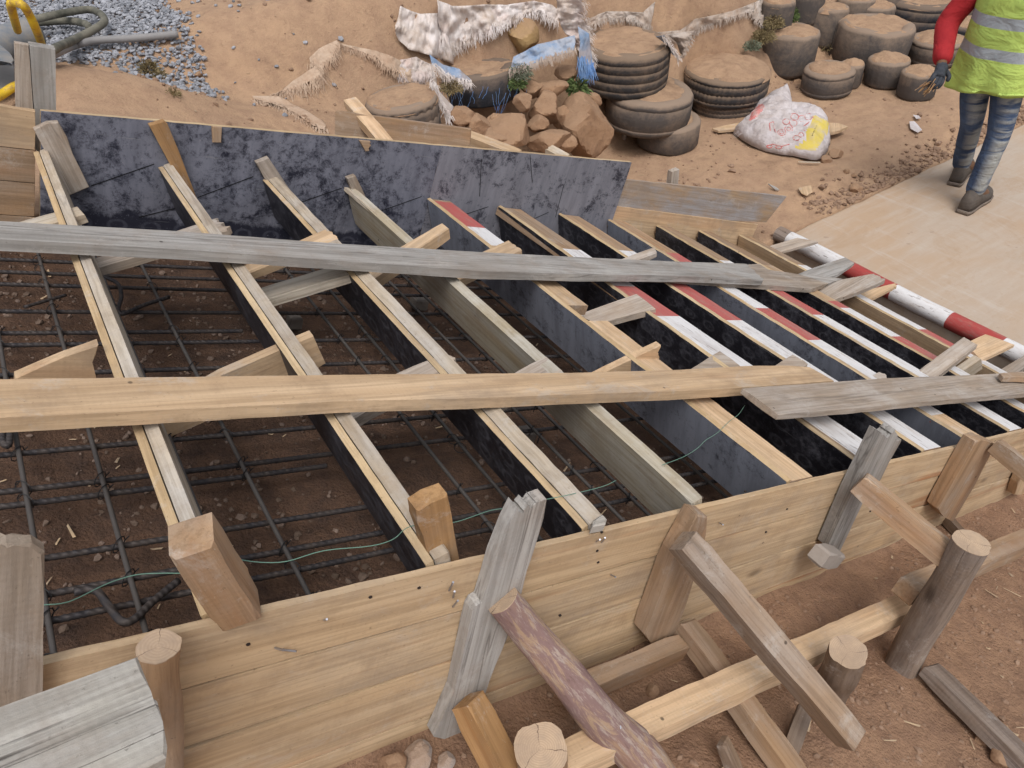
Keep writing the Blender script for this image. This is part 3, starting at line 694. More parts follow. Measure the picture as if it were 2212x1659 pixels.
cleatY([(33,818),(140,772),(213,746),(207,768),(197,783),(207,813),(212,850),(33,850)],(205,770),.022,M['tan'],'sharp-pointed board on edge behind the tan plank at the far left')
cleatY([(320,905),(480,811),(677,726),(704,786),(663,810),(480,895),(350,953)],(640,745),.024,M['tan'],'large on-edge spacer with a white-stained top crossing under the tan plank')
cleatZ([(700,905),(859,805),(964,763),(990,793),(800,884),(735,925)],(930,782),.026,M['greybrown'],'split grey-brown spacer meeting the tan plank at the third riser',jag=(2,),jagamp=.008)
cleatZ([(1010,890),(1115,803),(1180,770),(1215,801),(1088,872),(1040,905)],(1167,790),.022,M['greybrown'],'grey-brown spacer meeting the tan plank at the bare yellowish riser')
cleatY([(1250,835),(1315,801),(1428,746),(1426,780),(1412,806),(1390,835)],(1410,775),.022,M['tan'],'torn-ended spacer on edge behind the tan plank near the grey-faced riser',jag=(2,),jagamp=.012)
cleatZ([(1455,818),(1492,798),(1555,758),(1599,790),(1560,822)],(1540,775),.020,M['greybrown'],'wedge-shaped grey cleat end behind the tan plank on a white-capped riser')
cleatZ([(1640,815),(1675,790),(1712,766),(1745,786),(1710,815)],(1690,790),.020,M['greybrown'],'cleat end with a red smear behind the right end of the tan plank',jag=(2,),jagamp=.004)
cleatZ([(1850,832),(1872,820),(1899,803),(1925,820),(1905,834)],(1890,815),.018,M['greybrown'],'small broken cleat corner just behind the wide grey-brown plank',jag=(2,3),jagamp=.008)
cleatZ([(1945,832),(1962,818),(2082,728),(2112,745),(2024,815),(2005,830)],(2000,800),.022,M['greybrown'],'long pinkish-grey cleat slanting over the lowest risers, wide plank in front',lift=.02)
cleatZ([(2085,742),(2129,722),(2192,745),(2120,778)],(2100,760),.018,M['tan'],'flat tan board bridging the lowest riser and the red painted pole',lift=.03)
cleatY([(2058,818),(2120,776),(2123,797),(2092,818)],(2090,800),.03,M['pale'],'short pale block under the flat tan board near the right edge')
cleatZ([(2150,806),(2212,768),(2250,770),(2190,810)],(2180,795),.02,M['greybrown'],'cleat rising to the right picture edge by the white end of the pole')
cleatZ([(1645,537),(1722,514),(1768,522),(1675,548)],(1690,535),.014,M['greybrown'],'thin grey board resting on the far end of the red and white pole',lift=.045)
cleatZ([(1715,596),(1760,578),(1826,556),(1846,568),(1809,594),(1772,604)],(1760,590),.016,M['grey'],'silver-grey cleat crossing the red band of the pole',lift=.03)
cleatZ([(1722,655),(1809,606),(1889,591),(1912,606),(1850,632),(1752,665)],(1800,635),.020,M['greybrown'],'longest grey-brown cleat at the lower end of the grey plank',jag=(2,),lift=.01)
cleatZ([(1835,645),(1880,625),(1936,612),(1930,622),(1872,652)],(1870,640),.016,M['tan'],'tan splinter-ended cleat just before the white part of the pole',jag=(2,),lift=.0)
cleatZ([(1700,600),(1740,593),(1820,602),(1786,614)],(1750,605),.014,M['grey'],'flat grey offcut lying among the cleats beside the grey plank end',lift=.01)

# ---- cleats against the back wall
GW='short boards nailed upright on the back wall'
def wallcleat(px,mat,label,th=.022,y=None,jag=()):
    y=y or YB-.024
    return tag(prism('wall_cleat',ypoly(px,y),Vector((0,th,0)),mat,jag=jag,bev=.002),label,'cleat',GW)
wallcleat([(73,280),(102,266),(126,265),(145,297),(158,335),(193,405),(148,424),(110,350)],M['greybrown'],'cracked grey-brown upright board leaning at the top left corner of the black sheet')
wallcleat([(322,271),(355,262),(362,268),(395,350),(428,436),(414,443),(370,360)],M['orange'],'orange-brown upright board rising to the top edge of the black sheet')
wallcleat([(553,352),(580,341),(637,426),(616,436),(590,420)],M['greybrown'],'short grey upright board beside the third riser on the black sheet')
wallcleat([(750,386),(768,380),(792,430),(780,440),(765,420)],M['greybrown'],'small pale upright stub behind the yellowish riser')
tag(prism('nailed_tab',ypoly([(458,274),(480,275),(478,309),(472,309),(468,307),(460,309)],YB-.011),Vector((0,.010,0)),M['pine2'],jag=(2,)),'little wooden tab hanging from the top edge of the dark sheet','tab','tabs at the top edge of the black sheet')
tag(prism('nailed_tab',ypoly([(776,304),(800,306),(798,327),(790,328),(786,318)],YB-.011),Vector((0,.010,0)),M['pine2'],jag=(1,)),'broken wooden tab near the middle of the back wall top edge','tab','tabs at the top edge of the black sheet')
# ---- bracing behind the back wall
tag(prism('back_stake',[onY(p,2.36) for p in [(31,92),(62,98),(78,330),(38,330)]],Vector((0,.022,0)),M['greybrown']),'left half of the pair of upright boards behind the top left corner','stake','upright boards behind the back wall')
tag(prism('back_stake',[onY(p,2.358) for p in [(64,98),(120,107),(123,330),(80,330)]],Vector((0,.045,0)),M['grey']),'right, greyer half of the pair of upright boards behind the corner','stake','upright boards behind the back wall')
tag(beam('back_brace',onY((722,262),2.62)-Vector((0,0,.02)),onY((1015,312),2.34),.024,.11,M['pine2'],upv=XN),'dark-faced plank on edge running down to the back wall top','brace','braces behind the back wall')
tag(beam('back_brace',onY((757,222),2.72),onY((838,318),2.33),.05,.035,M['tan']),'short tan brace leaning over the dark plank behind the wall','brace','braces behind the back wall')
tag(beam('back_brace',onY((992,290),2.55),onY((1120,338),2.335),.05,.035,M['tan']),'tan brace ending at the rocks behind the back wall','brace','braces behind the back wall')
tag(beam('back_brace',onY((1186,325),2.42),onY((1222,345),2.33),.045,.03,M['pale'],jag=True),'small brace end just showing above the wall right of the rocks','brace','braces behind the back wall')
tag(prism('back_stake',[onY(p,2.36) for p in [(1452,372),(1468,366),(1465,400),(1448,399)]],Vector((0,.03,0)),M['greybrown']),'small grey stake top behind the patchy plywood strip','stake','upright boards behind the back wall')

# ---- round pole painted in red and white bands
bands=[((1652,498),'post'),((1688,512),'white'),((1778,568),'redpole'),((1905,628),'white'),((2030,690),'redpole'),((2150,748),'white')]
pole=empty('banded_pole',stair(3.68,1.6,-.70),'round wooden pole painted in red and white bands beside the landing','pole')
yb=[onW(p,-.69).y for p,_ in bands]+[.45]; r_=.041
for k,(p,c) in enumerate(bands):
    A=Vector(stair(3.68,yb[k],-.695)); B=Vector(stair(3.68,yb[k+1],-.695)); V=[];Fc=[];seg=22;n=14
    for i in range(n+1):
        yy=yb[k]+(yb[k+1]-yb[k])*i/n
        for q in range(seg):
            an=2*math.pi*q/seg; rr=r_*(1+.05*noise.noise(Vector((math.cos(an)*1.3,math.sin(an)*1.3,yy*5)))+.025*noise.noise(Vector((math.cos(an)*4,math.sin(an)*4,yy*18))))
            bx=.012*noise.noise(Vector((yy*1.5,0,4)))
            V.append(Vector((yy-A.y,math.cos(an)*rr+bx,math.sin(an)*rr)))
    for i in range(n):
        for q in range(seg): a=i*seg+q;b=i*seg+(q+1)%seg; Fc.append((a,b,b+seg,a+seg))
    if k==0: Fc.append(tuple(range(seg)))
    if k==len(bands)-1: Fc.append(tuple(n*seg+q for q in range(seg)))
    o=obj('painted_band' if c!='post' else 'bare_end',mesh('painted_band',V,Fc),None,M[c],True)
    mt=Matrix((Vector((0,1,0)),Vector((1,0,0)),Vector((0,0,1)))).transposed().to_4x4(); mt.translation=A; put(o,mt,pole)
# ================================================================== REINFORCEMENT
s=NB('rebar_steel'); v=s.obj((1,1,1)); wv=s.n('TexWave',wave_type='BANDS',bands_direction='DIAGONAL'); wv.inputs['Scale'].default_value=46; s.l(s.obj((1,.6,.6),False),wv.inputs['Vector'])
n=s.noise(v,30,5,.7); col=s.mix(s.ramp(n,[(.4,0.0),(.7,1.0)]),(.045,.042,.046),(.095,.078,.07)); s.b.inputs['Metallic'].default_value=.35
M['rebar']=s.done(col,.6,s.bump(wv.outputs['Fac'],.4,.003))
def flat_steel():
    s=NB('rebar_steel_smooth'); n=s.noise(s.obj((1,1,1)),25,5,.7); s.b.inputs['Metallic'].default_value=.3; return s.done(s.mix(n,(.06,.058,.062),(.13,.115,.105)),.6,s.bump(n,.3,.002))
s=NB('tie_wire'); M['tie']=s.done((.02,.02,.022),.6)
WR=-.93
def rib_tube(name,a,b,r,parent=None,ribs=.20,mat='rebar'):
    """bar with real slanting ribs"""
    L=(b-a).length; n=int(L/.0042); x=(b-a)/L; m=frame(a,x,XN); V=[];Fc=[];seg=8
    for i in range(n+1):
        X=i*L/n
        bend=.003*noise.noise(Vector((X*2,a.y*7,a.x*7)))
        for k in range(seg):
            an=2*math.pi*k/seg; rr=r*(1+ribs*max(0,math.sin(X*2*math.pi/.0105+an)))
            V.append((X,math.cos(an)*rr+bend,math.sin(an)*rr))
    for i in range(n):
        for k in range(seg): p=i*seg+k;q=i*seg+(k+1)%seg; Fc.append((p,q,q+seg,p+seg))
    Fc.append(tuple(range(seg))[::-1]); Fc.append(tuple(n*seg+k for k in range(seg)))
    o=obj(name,mesh(name,V,Fc),None,M[mat],True); put(o,m,parent); return o
M['rebar_s']=flat_steel()
GR='reinforcing bars running along the stair'; GV='reinforcing bars running across the stair'
ub=[(.690,'closest to the near plank wall'),(.780,'second out from the near plank wall'),(.858,'third out from the near plank wall'),(.905,'paired, just beyond the bent hook near the left stake'),(.980,'first clear one beyond the bent hook'),(1.115,'lower of the close pair before the tan plank'),(1.150,'upper of the close pair before the tan plank'),(1.246,'just in front of the tan plank'),(1.380,'hidden for most of its length under the tan plank'),(1.513,'first visible behind the tan plank'),(1.632,'lower of the two close ones behind the tan plank'),(1.683,'upper of the two close ones behind the tan plank'),(1.790,'passing the small concrete spacer block'),(1.920,'second in front of the grey plank'),(2.000,'just in front of the grey plank'),(2.060,'under the front edge of the grey plank'),(2.18,'deepest, beside the back wall')]
for k,(y,l) in enumerate(ub):
    e=stair(2.75 if k not in (5,11) else .62,y,WR); a=stair(-.75,y+.006*math.sin(k*2.1),WR+ (.004 if k%2 else 0))
    o=rib_tube('reinforcing_bar',a,e+Vector((0,.008*math.sin(k*1.3),0)),.0049)
    tag(o,'steel bar down the stair, '+l,'steel bar',GR)
vb=[(-.12,'at the picture left edge'),(.102,'left of the bare plank riser'),(.214,'under the left plank riser, carrying the small hook'),(.346,'hidden beside the left plank riser'),(.455,'midway between first and second riser'),(.70,'in the bay right of the second riser'),(.860,'at the foot of the third riser'),(.944,'right of the third riser'),(1.180,'beneath the yellowish riser'),(1.262,'between yellowish and grey-faced riser'),(1.40,'under the grey-faced riser'),(1.55,'in the shade right of the grey-faced riser'),(1.85,'in deep shade further down the stair'),(2.15,'lowest one still visible')]
for k,(u,l) in enumerate(vb):
    o=rib_tube('reinforcing_bar',stair(u,.64,WR+.0125),stair(u+.006*math.sin(k),2.27,WR+.0115),.0043,ribs=.0,mat='rebar_s')
    tag(o,'thinner steel bar across the stair, '+l,'steel bar',GV)
    if u<1.3:
        mt=o.matrix_basis.inverted()
        for (y,_) in ub:
            if (k*7+int(y*100))%3==0: continue
            sg=1 if (k+int(y*50))%2 else -1; c=stair(u,y,WR+.006)
            pts=[c+XS*(.0105*math.cos(t)*sg)+Vector((0,.0105*math.cos(t),0))+XN*(.0135*math.sin(t)) for t in np.linspace(0,2*math.pi*.97,11)]
            pts.append(pts[-1]+XN*.008+XS*.006)
            v_,f_=tube_mesh([mt@q for q in pts],.0011,4,True); obj('tie_wire',mesh('tie_wire',v_,f_),o,M['tie'])
def bar_path(px,wv,r,label,n=5):
    P=smooth_path([onW(p,wv) for p in px],n); return tag(tube('bent_bar',P,r,M['rebar'],8),label,'steel bar','bent ends of steel bar')
bar_path([(217,596),(253,612),(262,640),(255,670),(268,678),(310,660),(365,642)],-.915,.005,'thin bar bent into a hook beside the left plank riser, behind the tan plank')
bar_path([(160,1280),(205,1275),(235,1310),(262,1342),(290,1338),(330,1300),(385,1255)],-.905,.006,'ribbed bar bent into a V near the lower left corner')
bar_path([(8,905),(4,950),(18,962),(22,920)],-.90,.006,'hooked bar end below the tan plank at the left edge')
bar_path([(53,664),(100,650),(142,638)],-.915,.004,'thin straight offcut lying on the mesh left of the plank riser')
# concrete spacer blocks under the mesh
s=NB('cover_block'); v=s.obj((1,1,1)); n=s.noise(v,50,5,.7); M['mortar']=s.done(s.mix(n,(.13,.11,.095),(.22,.195,.175)),.9,s.bump(n,.5,.004))
for p,l,sz in (((636,695),'little grey mortar block between the second and third riser',.035),((905,655),'low mortar block in the bay before the grey-faced riser',.045),((1135,940),'wedge of grey mortar on the pit floor between the yellowish riser and the black one',.04)):
    q=onW(p,-.97); o=beam('mortar_block',q-XS*sz/2,q+XS*sz/2,sz,.04,M['mortar'],upv=XN,bev=.005,jit=.002); tag(o,l,'block','mortar spacer blocks on the pit floor')
# green tying string stretched above the mesh
s=NB('green_wire'); M['green']=s.done((.13,.24,.19),.6)
def wire(px,wv,label):
    P=smooth_path([onW(p,wv) for p in px],4); tag(tube('string_line',P,.0007,M['green'],6),label,'string','thin green string lines')
wire([(95,1307),(150,1300),(230,1262),(290,1243),(340,1239),(400,1239)],-.70,'green string passing the first riser near the lower left stake')
wire([(510,1208),(560,1215),(620,1213),(700,1190),(800,1180),(850,1165),(880,1140),(925,1132),(985,1128),(1060,1103),(1110,1097),(1150,1085),(1221,1071),(1300,1052),(1331,1038)],-.705,'long green string from the leaning timber chunk to the yellowish riser')
wire([(1430,1005),(1475,988),(1505,970),(1525,951),(1549,936),(1575,911),(1595,896),(1609,876)],-.705,'curly end of green string hanging at the wide grey-brown plank')

# nails and bent nail shanks left in the front planks
s=NB('nail_steel'); s.b.inputs['Metallic'].default_value=.9; M['nail']=s.done((.42,.43,.48),.35)
for p,q in (((970,1276),(979,1258)),((979,1291),(982,1278)),((978,1311),(989,1298)),((594,1400),(612,1405)),((610,1404),(640,1407)),((1300,1172),(1307,1162)),((1554,1130),(1562,1134)),((1320,1242),(1330,1247)),((1288,1170),(1296,1166)),((700,1340),(706,1338))):
    a=onY(p,YF-.001); b=onY(q,YF-.014); v_,f_=tube_mesh([a-ff.location,b-ff.location],.0016,6); obj('nail',mesh('nail',v_,f_),ff,M['nail'])
s=NB('nail_head_dark'); M['nailhole']=s.done((.03,.022,.02),.7)
for p in ((493,1345),(551,1335),(536,1392),(383,1424),(1290,1190),(1292,1215),(1300,1150),(1655,1150),(1610,1062),(1880,1105),(1700,1100),(800,1290),(905,1270),(1210,1330)):
    a=onY(p,YF-.0005); V=[a-ff.location+XS*(.0028*math.cos(t))+XN*(.0022*math.sin(t))+Vector((0,-.0012,0)) for t in np.linspace(0,2*math.pi,9)[:-1]]
    V+=[v+Vector((0,.003,0)) for v in V]; obj('nail_head',mesh('nail_head',V,[tuple(range(8))]+[(k,8+k,8+(k+1)%8,(k+1)%8) for k in range(8)]),ff,M['nailhole'])

# ================================================================== TIMBERS IN FRONT OF THE FORM
def T_(o,l,c,g=None): return tag(o,l,c,g)
GS='stakes standing against the near plank wall'
def ys(px,y,th,mat,label,jag=(),jagamp=.01,bev=.003):
    return T_(prism('form_stake',ypoly(px,y),Vector((0,th,0)),mat,jag=jag,jagamp=jagamp,bev=bev),label,'stake',GS)
ys([(-40,1180),(0,1183),(30,1179),(70,1177),(97,1196),(95,1300),(92,1505),(60,1700),(-40,1700)],.590,.017,M['greybrown'],'upright board at the lower left edge, stained grey at its foot',jag=(1,),jagamp=.004)
ys([(1118,1097),(1132,1108),(1140,1092),(1150,1098),(1156,1083),(1181,1079),(1174,1120),(1150,1200),(1138,1233),(1127,1280),(1098,1372),(1069,1440),(1048,1500),(1004,1606),(937,1592),(981,1496),(1021,1323),(1028,1310),(1041,1302),(1071,1206),(1098,1136)],.583,.024,M['grey'],'crooked grey splintered stake behind the round barked prop',jag=(0,1,2,3,4),jagamp=.005)
ys([(1506,1113),(1530,1118),(1520,1180),(1478,1323),(1448,1389),(1415,1402),(1393,1372),(1458,1200),(1488,1150)],.570,.036,M['pine2'],'brown stake behind the long loose beam, cut square at its foot')
ys([(1904,935),(1916,950),(1925,936),(1935,928),(1938,945),(1946,955),(1920,1000),(1903,1036),(1866,1082),(1812,1197),(1787,1182),(1840,1062)],.575,.030,M['grey'],'grey square stake with a splintered top beyond the long loose beam',jag=(0,1,2,3,4),jagamp=.006)
ys([(2108,955),(2122,950),(2151,960),(2105,1050),(2059,1128),(2040,1118),(2026,1100)],.568,.038,M['pine2'],'brown stake leaning at the right, level with the round post')
ys([(2200,1044),(2218,1010),(2240,1010),(2215,1068),(2192,1070)],.575,.03,M['tan'],'yellowish stake cut by the right picture edge')
# stakes on the inner side
T_(prism('inner_stake',ypoly([(900,1104),(930,1088),(968,1069),(975,1110),(997,1240),(935,1250),(915,1160),(904,1135)],.640),Vector((0,.03,0)),M['orange'],bev=.003),'orange-brown stake with slanting top standing just inside the wall','stake')
s=NB('chip'); 
T_(prism('offcut',wpoly([(1281,1136),(1283,1122),(1301,1109),(1312,1120),(1309,1131)],-.70),XN*-.02,M['silver'],bev=.003),'small whitish wood offcut on the third riser end by the wall','offcut')
# squat timber chunk leaning over the first riser
A=onY((402,1141),.700)+XN*.0; A=onW((412,1152),-.585); B=onW((520,1318),-.725)
T_(beam('timber_chunk',A,B,.046,.05,M['pine2'],upv=(-ray((450,1250))+XN*-.6).normalized(),bev=.005),'short thick brown timber chunk leaning inside the wall near the lower left','timber')
# square post and weathered board at the lower left
pst=empty('corner_post',onY((343,1400),.56),'squat rounded post with a hollowed sawn top beside the weathered board','post','round posts driven into the ground')
A=onY((343,1398),.572); B=onY((364,1720),.585)
log('shaft',A,B,.0215,.0205,M['pine2'],M['end'],pst,rough=.16,sd=3)
T_(prism('weathered_board',wpoly([(-60,1547),(0,1528),(60,1506),(150,1474),(297,1415),(312,1452),(318,1497),(340,1510),(352,1560),(362,1610),(360,1632),(250,1690),(-60,1800)],-.60),XN*-.035,M['silver'],bev=.003,jit=.0015,long=onW((297,1415),-.6)-onW((0,1528),-.6)),'wide silvery cracked board at the lower left corner','board')
T_(prism('low_board',wpoly([(0,1700),(300,1600),(362,1655),(366,1700),(300,1760),(0,1800)],-.645),XN*-.03,M['tan'],bev=.003),'edge of a fresh board beneath the silvery cracked one','board')
# round barked prop
pr=empty('round_prop',onT((1085,1300),1.14),'round peeling mauve-barked prop slanting from the grey stake to the ground','prop')
A=onT((1086,1296),1.135); B=hit((1430,1705),.0); log('barked_shaft',A,B,.0265,.040,M['mauve'],M['end'],pr,seg=36,rough=.09,n=60,sd=11)
s=NB('nail_head_bright'); s.b.inputs['Metallic'].default_value=.8; M['nailb']=s.done((.5,.55,.62),.4)
d=ray((1337,1572)); c=B.lerp(A,.34); q=d*((c.length/d.length)-.036)
pq=[q-pr.location+right*(.004*math.cos(t))+up*(.004*math.sin(t)) for t in np.linspace(0,2*math.pi,11)[:-1]]
obj('nail_head',mesh('nail_head',pq+[v-back*.01 for v in pq],[tuple(range(10))]+[(k,(k+1)%10,10+(k+1)%10,10+k) for k in range(10)]),pr,M['nailb'])
# low timbers
GT='squared timbers bracing the wall over the ground'
A=onT((1010,1512),1.22); B=hit((1100,1690),.03); T_(beam('brace_timber',A,B,.045,.045,M['orange'],upv=XN,bev=.004),'orange-brown timber running from the foot of the crooked grey stake','timber',GT)
A=onY((1474,1168),.545); B=onG((1838,1596),.165); bb=beam('brace_timber',A,B,.044,.050,M['beamg'],upv=Vector((-.1,-.25,1)),bev=.004,jag=False); T_(bb,'long loose beam with a splintered grey free end','timber',GT)
A=onG((1205,1655),.10); B=onG((1958,1310),.10); T_(beam('brace_timber',A,B,.052,.045,M['tan'],upv=Vector((-GB,0,1)),bev=.004),'pale horizontal timber crossing under the long loose beam','timber',GT)
A=onG((1955,1278),.20); B=onG((2290,1140),.20); T_(beam('brace_timber',A,B,.050,.05,M['pine2'],upv=Vector((-GB,0,1)),bev=.004),'pinkish timber passing behind the round post at the right edge','timber',GT)
A=onG((1225,1502),.06); B=onG((1470,1398),.06); T_(beam('brace_timber',A,B,.036,.045,M['pine2'],upv=Vector((-GB,0,1)),bev=.004),'low brown timber lying close along the foot of the wall','timber',GT)
A=onG((1478,1352),.085); B=onG((1725,1690),.03); T_(beam('brace_timber',A,B,.046,.04,M['pine2'],upv=Vector((-GB,0,1)),bev=.004),'brown timber slanting down beneath the pale horizontal one','timber',GT)
A=onY((1855,1042),.565); B=onT((2062,1215),1.60); T_(beam('brace_timber',A,B,.036,.052,M['pine2'],upv=XN,bev=.004),'brown brace from the grey square stake to the round post','timber',GT)
A=onY((2148,962),.56); B=onT((2290,1075),2.0); T_(beam('brace_timber',A,B,.036,.046,M['pine2'],upv=XN,bev=.004),'brace leaving the right stake for the picture edge','timber',GT)
A=onG((2030,1105),.02); B=onG((2110,1195),.03); T_(beam('brace_timber',A,B,.03,.03,M['darkwood'],upv=XN,bev=.004),'dark low timber between the right stake and the round post','timber',GT)
A=onG((2005,1445),.03); B=onG((2240,1675),.03); T_(beam('brace_timber',A,B,.055,.035,M['post'],upv=Vector((-GB,0,1)),bev=.005),'dark grey furrowed beam lying at the lower right corner','timber',GT)
for (a,b,l) in (((1740,1530),(1700,1640),'thin dark peg in the earth below the splintered beam end'),((1560,1600),(1600,1690),'rotten dark board end half buried at the bottom edge')):
    T_(beam('buried_peg',onG(a,.06),onG(b,.0),.03,.02,M['darkwood'],upv=XN,bev=.004),l,'peg')
# posts driven into the ground
def post(p,t,r,depth,label,tilt=(0,0),mat='post',sd=0):
    A=onT(p,t); B=Vector((A.x+tilt[0],A.y+tilt[1],A.z-depth)); e=empty('ground_post',Vector((B.x,B.y,B.z+.1)),label,'post','round posts driven into the ground')
    log('shaft',A,B,r,r*1.02,M[mat],M['end'],e,rough=.10,sd=sd,n=40); return e
post((2098,1172),1.55,.0365,.62,'tall grey round post with a pale sawn top at the right',(-.10,-.02),'post',2)
post((1168,1618),1.14,.0415,.45,'round post with a star-cracked sawn top at the bottom edge',(.02,.0),'pine2',5)
post((1832,1408),1.47,.036,.30,'short squat post stub under the pale horizontal timber',(.0,.0),'darkwood',8)
# concrete cube at the foot of the grey stake, lumps of rubble
o=beam('concrete_cube',onY((1768,1200),.555),onY((1802,1204),.555),.042,.045,M['mortar'],upv=XN,bev=.006,jit=.002); s=NB('cube_grey'); v=s.obj((1,1,1)); n=s.noise(v,60,5,.7); M['cube']=s.done(s.mix(n,(.27,.235,.21),(.36,.32,.29)),.9,s.bump(n,.4,.003)); o.data.materials[0]=M['cube']
T_(o,'small grey concrete cube at the foot of the grey square stake','block')

# ================================================================== BEYOND THE BACK WALL
def rock(name,c,size,mat,label,cat='rock',group=None,sd=0,squash=(1,1,.8),rot=None,parent=None,npl=14,rough=.05):
    rg=random.Random(sd); pl=[]
    for _ in range(npl):
        n_=Vector((rg.gauss(0,1),rg.gauss(0,1),rg.gauss(0,1))).normalized(); pl.append((n_,rg.uniform(.62,1.0)))
    bm=bmesh.new(); bmesh.ops.create_icosphere(bm,subdivisions=4,radius=1)
    for v in bm.verts:
        d=v.co.normalized(); r=1.0
        for n_,h in pl:
            k=d.dot(n_)
            if k>.05: r=min(r,h/k)
        r*=1+rough*noise.fractal(d*2.2+Vector((sd,0,0)),1,2,4)
        v.co=Vector((d.x*squash[0],d.y*squash[1],d.z*squash[2]))*r*size
    if rot: bmesh.ops.rotate(bm,verts=bm.verts,matrix=Matrix.Rotation(rot,3,'Z') @ Matrix.Rotation(rot*.4,3,'X'))
    me=bpy.data.meshes.new(name); bm.to_mesh(me); bm.free(); o=obj(name,me,parent,mat,True); o.location=c
    try: me.shade_smooth()
    except Exception: pass
    try: me.set_sharp_from_angle(angle=math.radians(24))
    except Exception: pass
    return tag(o,label,cat,group) if not parent else o
def rock_mat(name,a,b,c):
    s=NB(name); v=s.obj((1,1,1)); n1=s.noise(v,6,8,.65); n2=s.noise(v,35,8,.75)
    g_=s.n('NewGeometry'); sp=s.n('SeparateXYZ'); s.l(g_.outputs['Normal'],sp.inputs[0])
    col=s.mix(s.ramp(n1,[(.4,0.0),(.6,1.0)]),a,b); col=s.mix(s.ramp(n2,[(.5,0.0),(.7,.8)]),col,c)
    du=s.ramp(s.math('ADD',sp.outputs[2],s.math('MULTIPLY',s.math('SUBTRACT',n1,.5),1.2)),[(.45,0.0),(.9,.6)]); col=s.mix(du,col,(.36,.235,.15))
    return s.done(col,.92,s.bump(s.math('ADD',s.math('MULTIPLY',n1,.6),n2),.6,.02))
M['rock']=rock_mat('stone_brown',(.33,.20,.12),(.26,.155,.095),(.19,.11,.07)); M['rock_y']=rock_mat('stone_ochre',(.42,.28,.13),(.33,.21,.10),(.25,.15,.08))
M['rock_g']=rock_mat('lump_concrete',(.42,.36,.33),(.36,.30,.27),(.25,.2,.17))

def tyre_mat(name,base,dust,amt):
    s=NB(name); v=s.obj((1,1,1)); n1=s.noise(v,4,10,.75,.5); n2=s.noise(s.obj((1,1,1)),30,6,.7); g_=s.n('NewGeometry'); sp=s.n('SeparateXYZ'); s.l(g_.outputs['Normal'],sp.inputs[0])
    f=s.math('ADD',s.math('MULTIPLY',s.math('MAXIMUM',sp.outputs[2],0),.6),s.math('MULTIPLY',n1,1.0)); f=s.math('ADD',f,s.math('MULTIPLY',n2,.25))
    col=s.mix(s.math('MULTIPLY',s.ramp(f,[(.60,0.0),(.95,1.0)]),amt),base,dust)
    # dust caught in the grooves
    pt=g_.outputs['Pointiness']; col=s.mix(s.ramp(pt,[(.42,.6),(.48,0.0)]),col,dust)
    return s.done(col,.85,s.bump(s.math('ADD',n2,s.math('MULTIPLY',s.noise(s.obj((2,2,26)),3,4,.6),.9)),.5,.006))
M['tyre']=tyre_mat('tyre_rubber',(.040,.038,.040),(.26,.185,.13),.75)
M['tyre_d']=tyre_mat('tyre_rubber_dusty',(.085,.074,.070),(.27,.20,.15),.9)
M['tyre_b']=tyre_mat('tyre_rubber_blueish',(.030,.033,.042),(.25,.18,.13),.6)
GT_='old tyres stacked as a retaining wall'
def tyre(xl,xr,bot,yf,hpx,label,mat='tyre',grooves=4,tilt=(0,0),fill=.96,mound=.03,sd=0,zig=0,inner=.60):
    R,H,c=tgeo(xl,xr,bot,yf,hpx)
    e=empty('old_tyre',c-Vector((0,0,H/2)),label,'tyre',GT_)
    prof=[(inner,-.36),(inner+.03,-.47),(.82,-.5),(.935,-.46),(.985,-.38)]
    gz=[-.28+.56*k/(grooves-1) for k in range(grooves)] if grooves>1 else []
    for g_ in gz:
        w_=.0036/H; prof+=[(.995,g_-w_*1.4),(.986,g_-w_*.6),(.986,g_+w_*.6),(.995,g_+w_*1.4)]
    prof+=[(.985,.38),(.935,.46),(.82,.5),(inner+.03,.47),(inner,.36)]
    seg=144; V=[];Fc=[]
    for k in range(seg):
        a=2*math.pi*k/seg; ca,sa=math.cos(a),math.sin(a)
        wob=1+.07*noise.noise(Vector((ca*1.1+sd,sa*1.1,0)))+.012*noise.noise(Vector((ca*5+sd,sa*5,0)))
        for (r,z) in prof:
            zz=z*H*(1+.05*noise.noise(Vector((ca*2,sa*2,sd+3))))
            if zig and abs(z)<.3: zz+=.006*math.sin(a*zig)
            if grooves and abs(z)<.37 and r>.98 and k%3==0: r=r-.004
            V.append(Vector((ca*r*R*wob,sa*r*R*wob,zz)))
    n=len(prof)
    for k in range(seg):
        for j in range(n-1):
            a=k*n+j;b=((k+1)%seg)*n+j; Fc.append((a,b,b+1,a+1))
    rot=Matrix.Rotation(tilt[0],4,'X')@Matrix.Rotation(tilt[1],4,'Y')
    o=obj('casing',mesh('casing',V,Fc),None,M[mat],True); put(o,Matrix.Translation(c)@rot,e)
    if fill:
        V=[Vector((0,0,.46*H+mound))];Fc=[];rings=12
        for j in range(1,rings+1):
            for k in range(seg//2):
                a=4*math.pi*k/seg; rr=fill*R*j/rings; p=Vector((math.cos(a)*rr,math.sin(a)*rr,0))
                p.z=.47*H+mound*(1-(j/rings)**2)+.016*noise.fractal(Vector((p.x*7,p.y*9,sd)),1,2,3)*(1 if j<rings else 0)-(.03 if j==rings else .0); V.append(p)
        m=seg//2
        for k in range(m): Fc.append((0,1+k,1+(k+1)%m))
        for j in range(rings-1):
            for k in range(m): a=1+j*m+k;b=1+j*m+(k+1)%m; Fc.append((a,a+m,b+m,b))
        o=obj('earth_fill',mesh('earth_fill',V,Fc),None,M['soil_dusty'],True); put(o,Matrix.Translation(c)@rot,e)
    return e

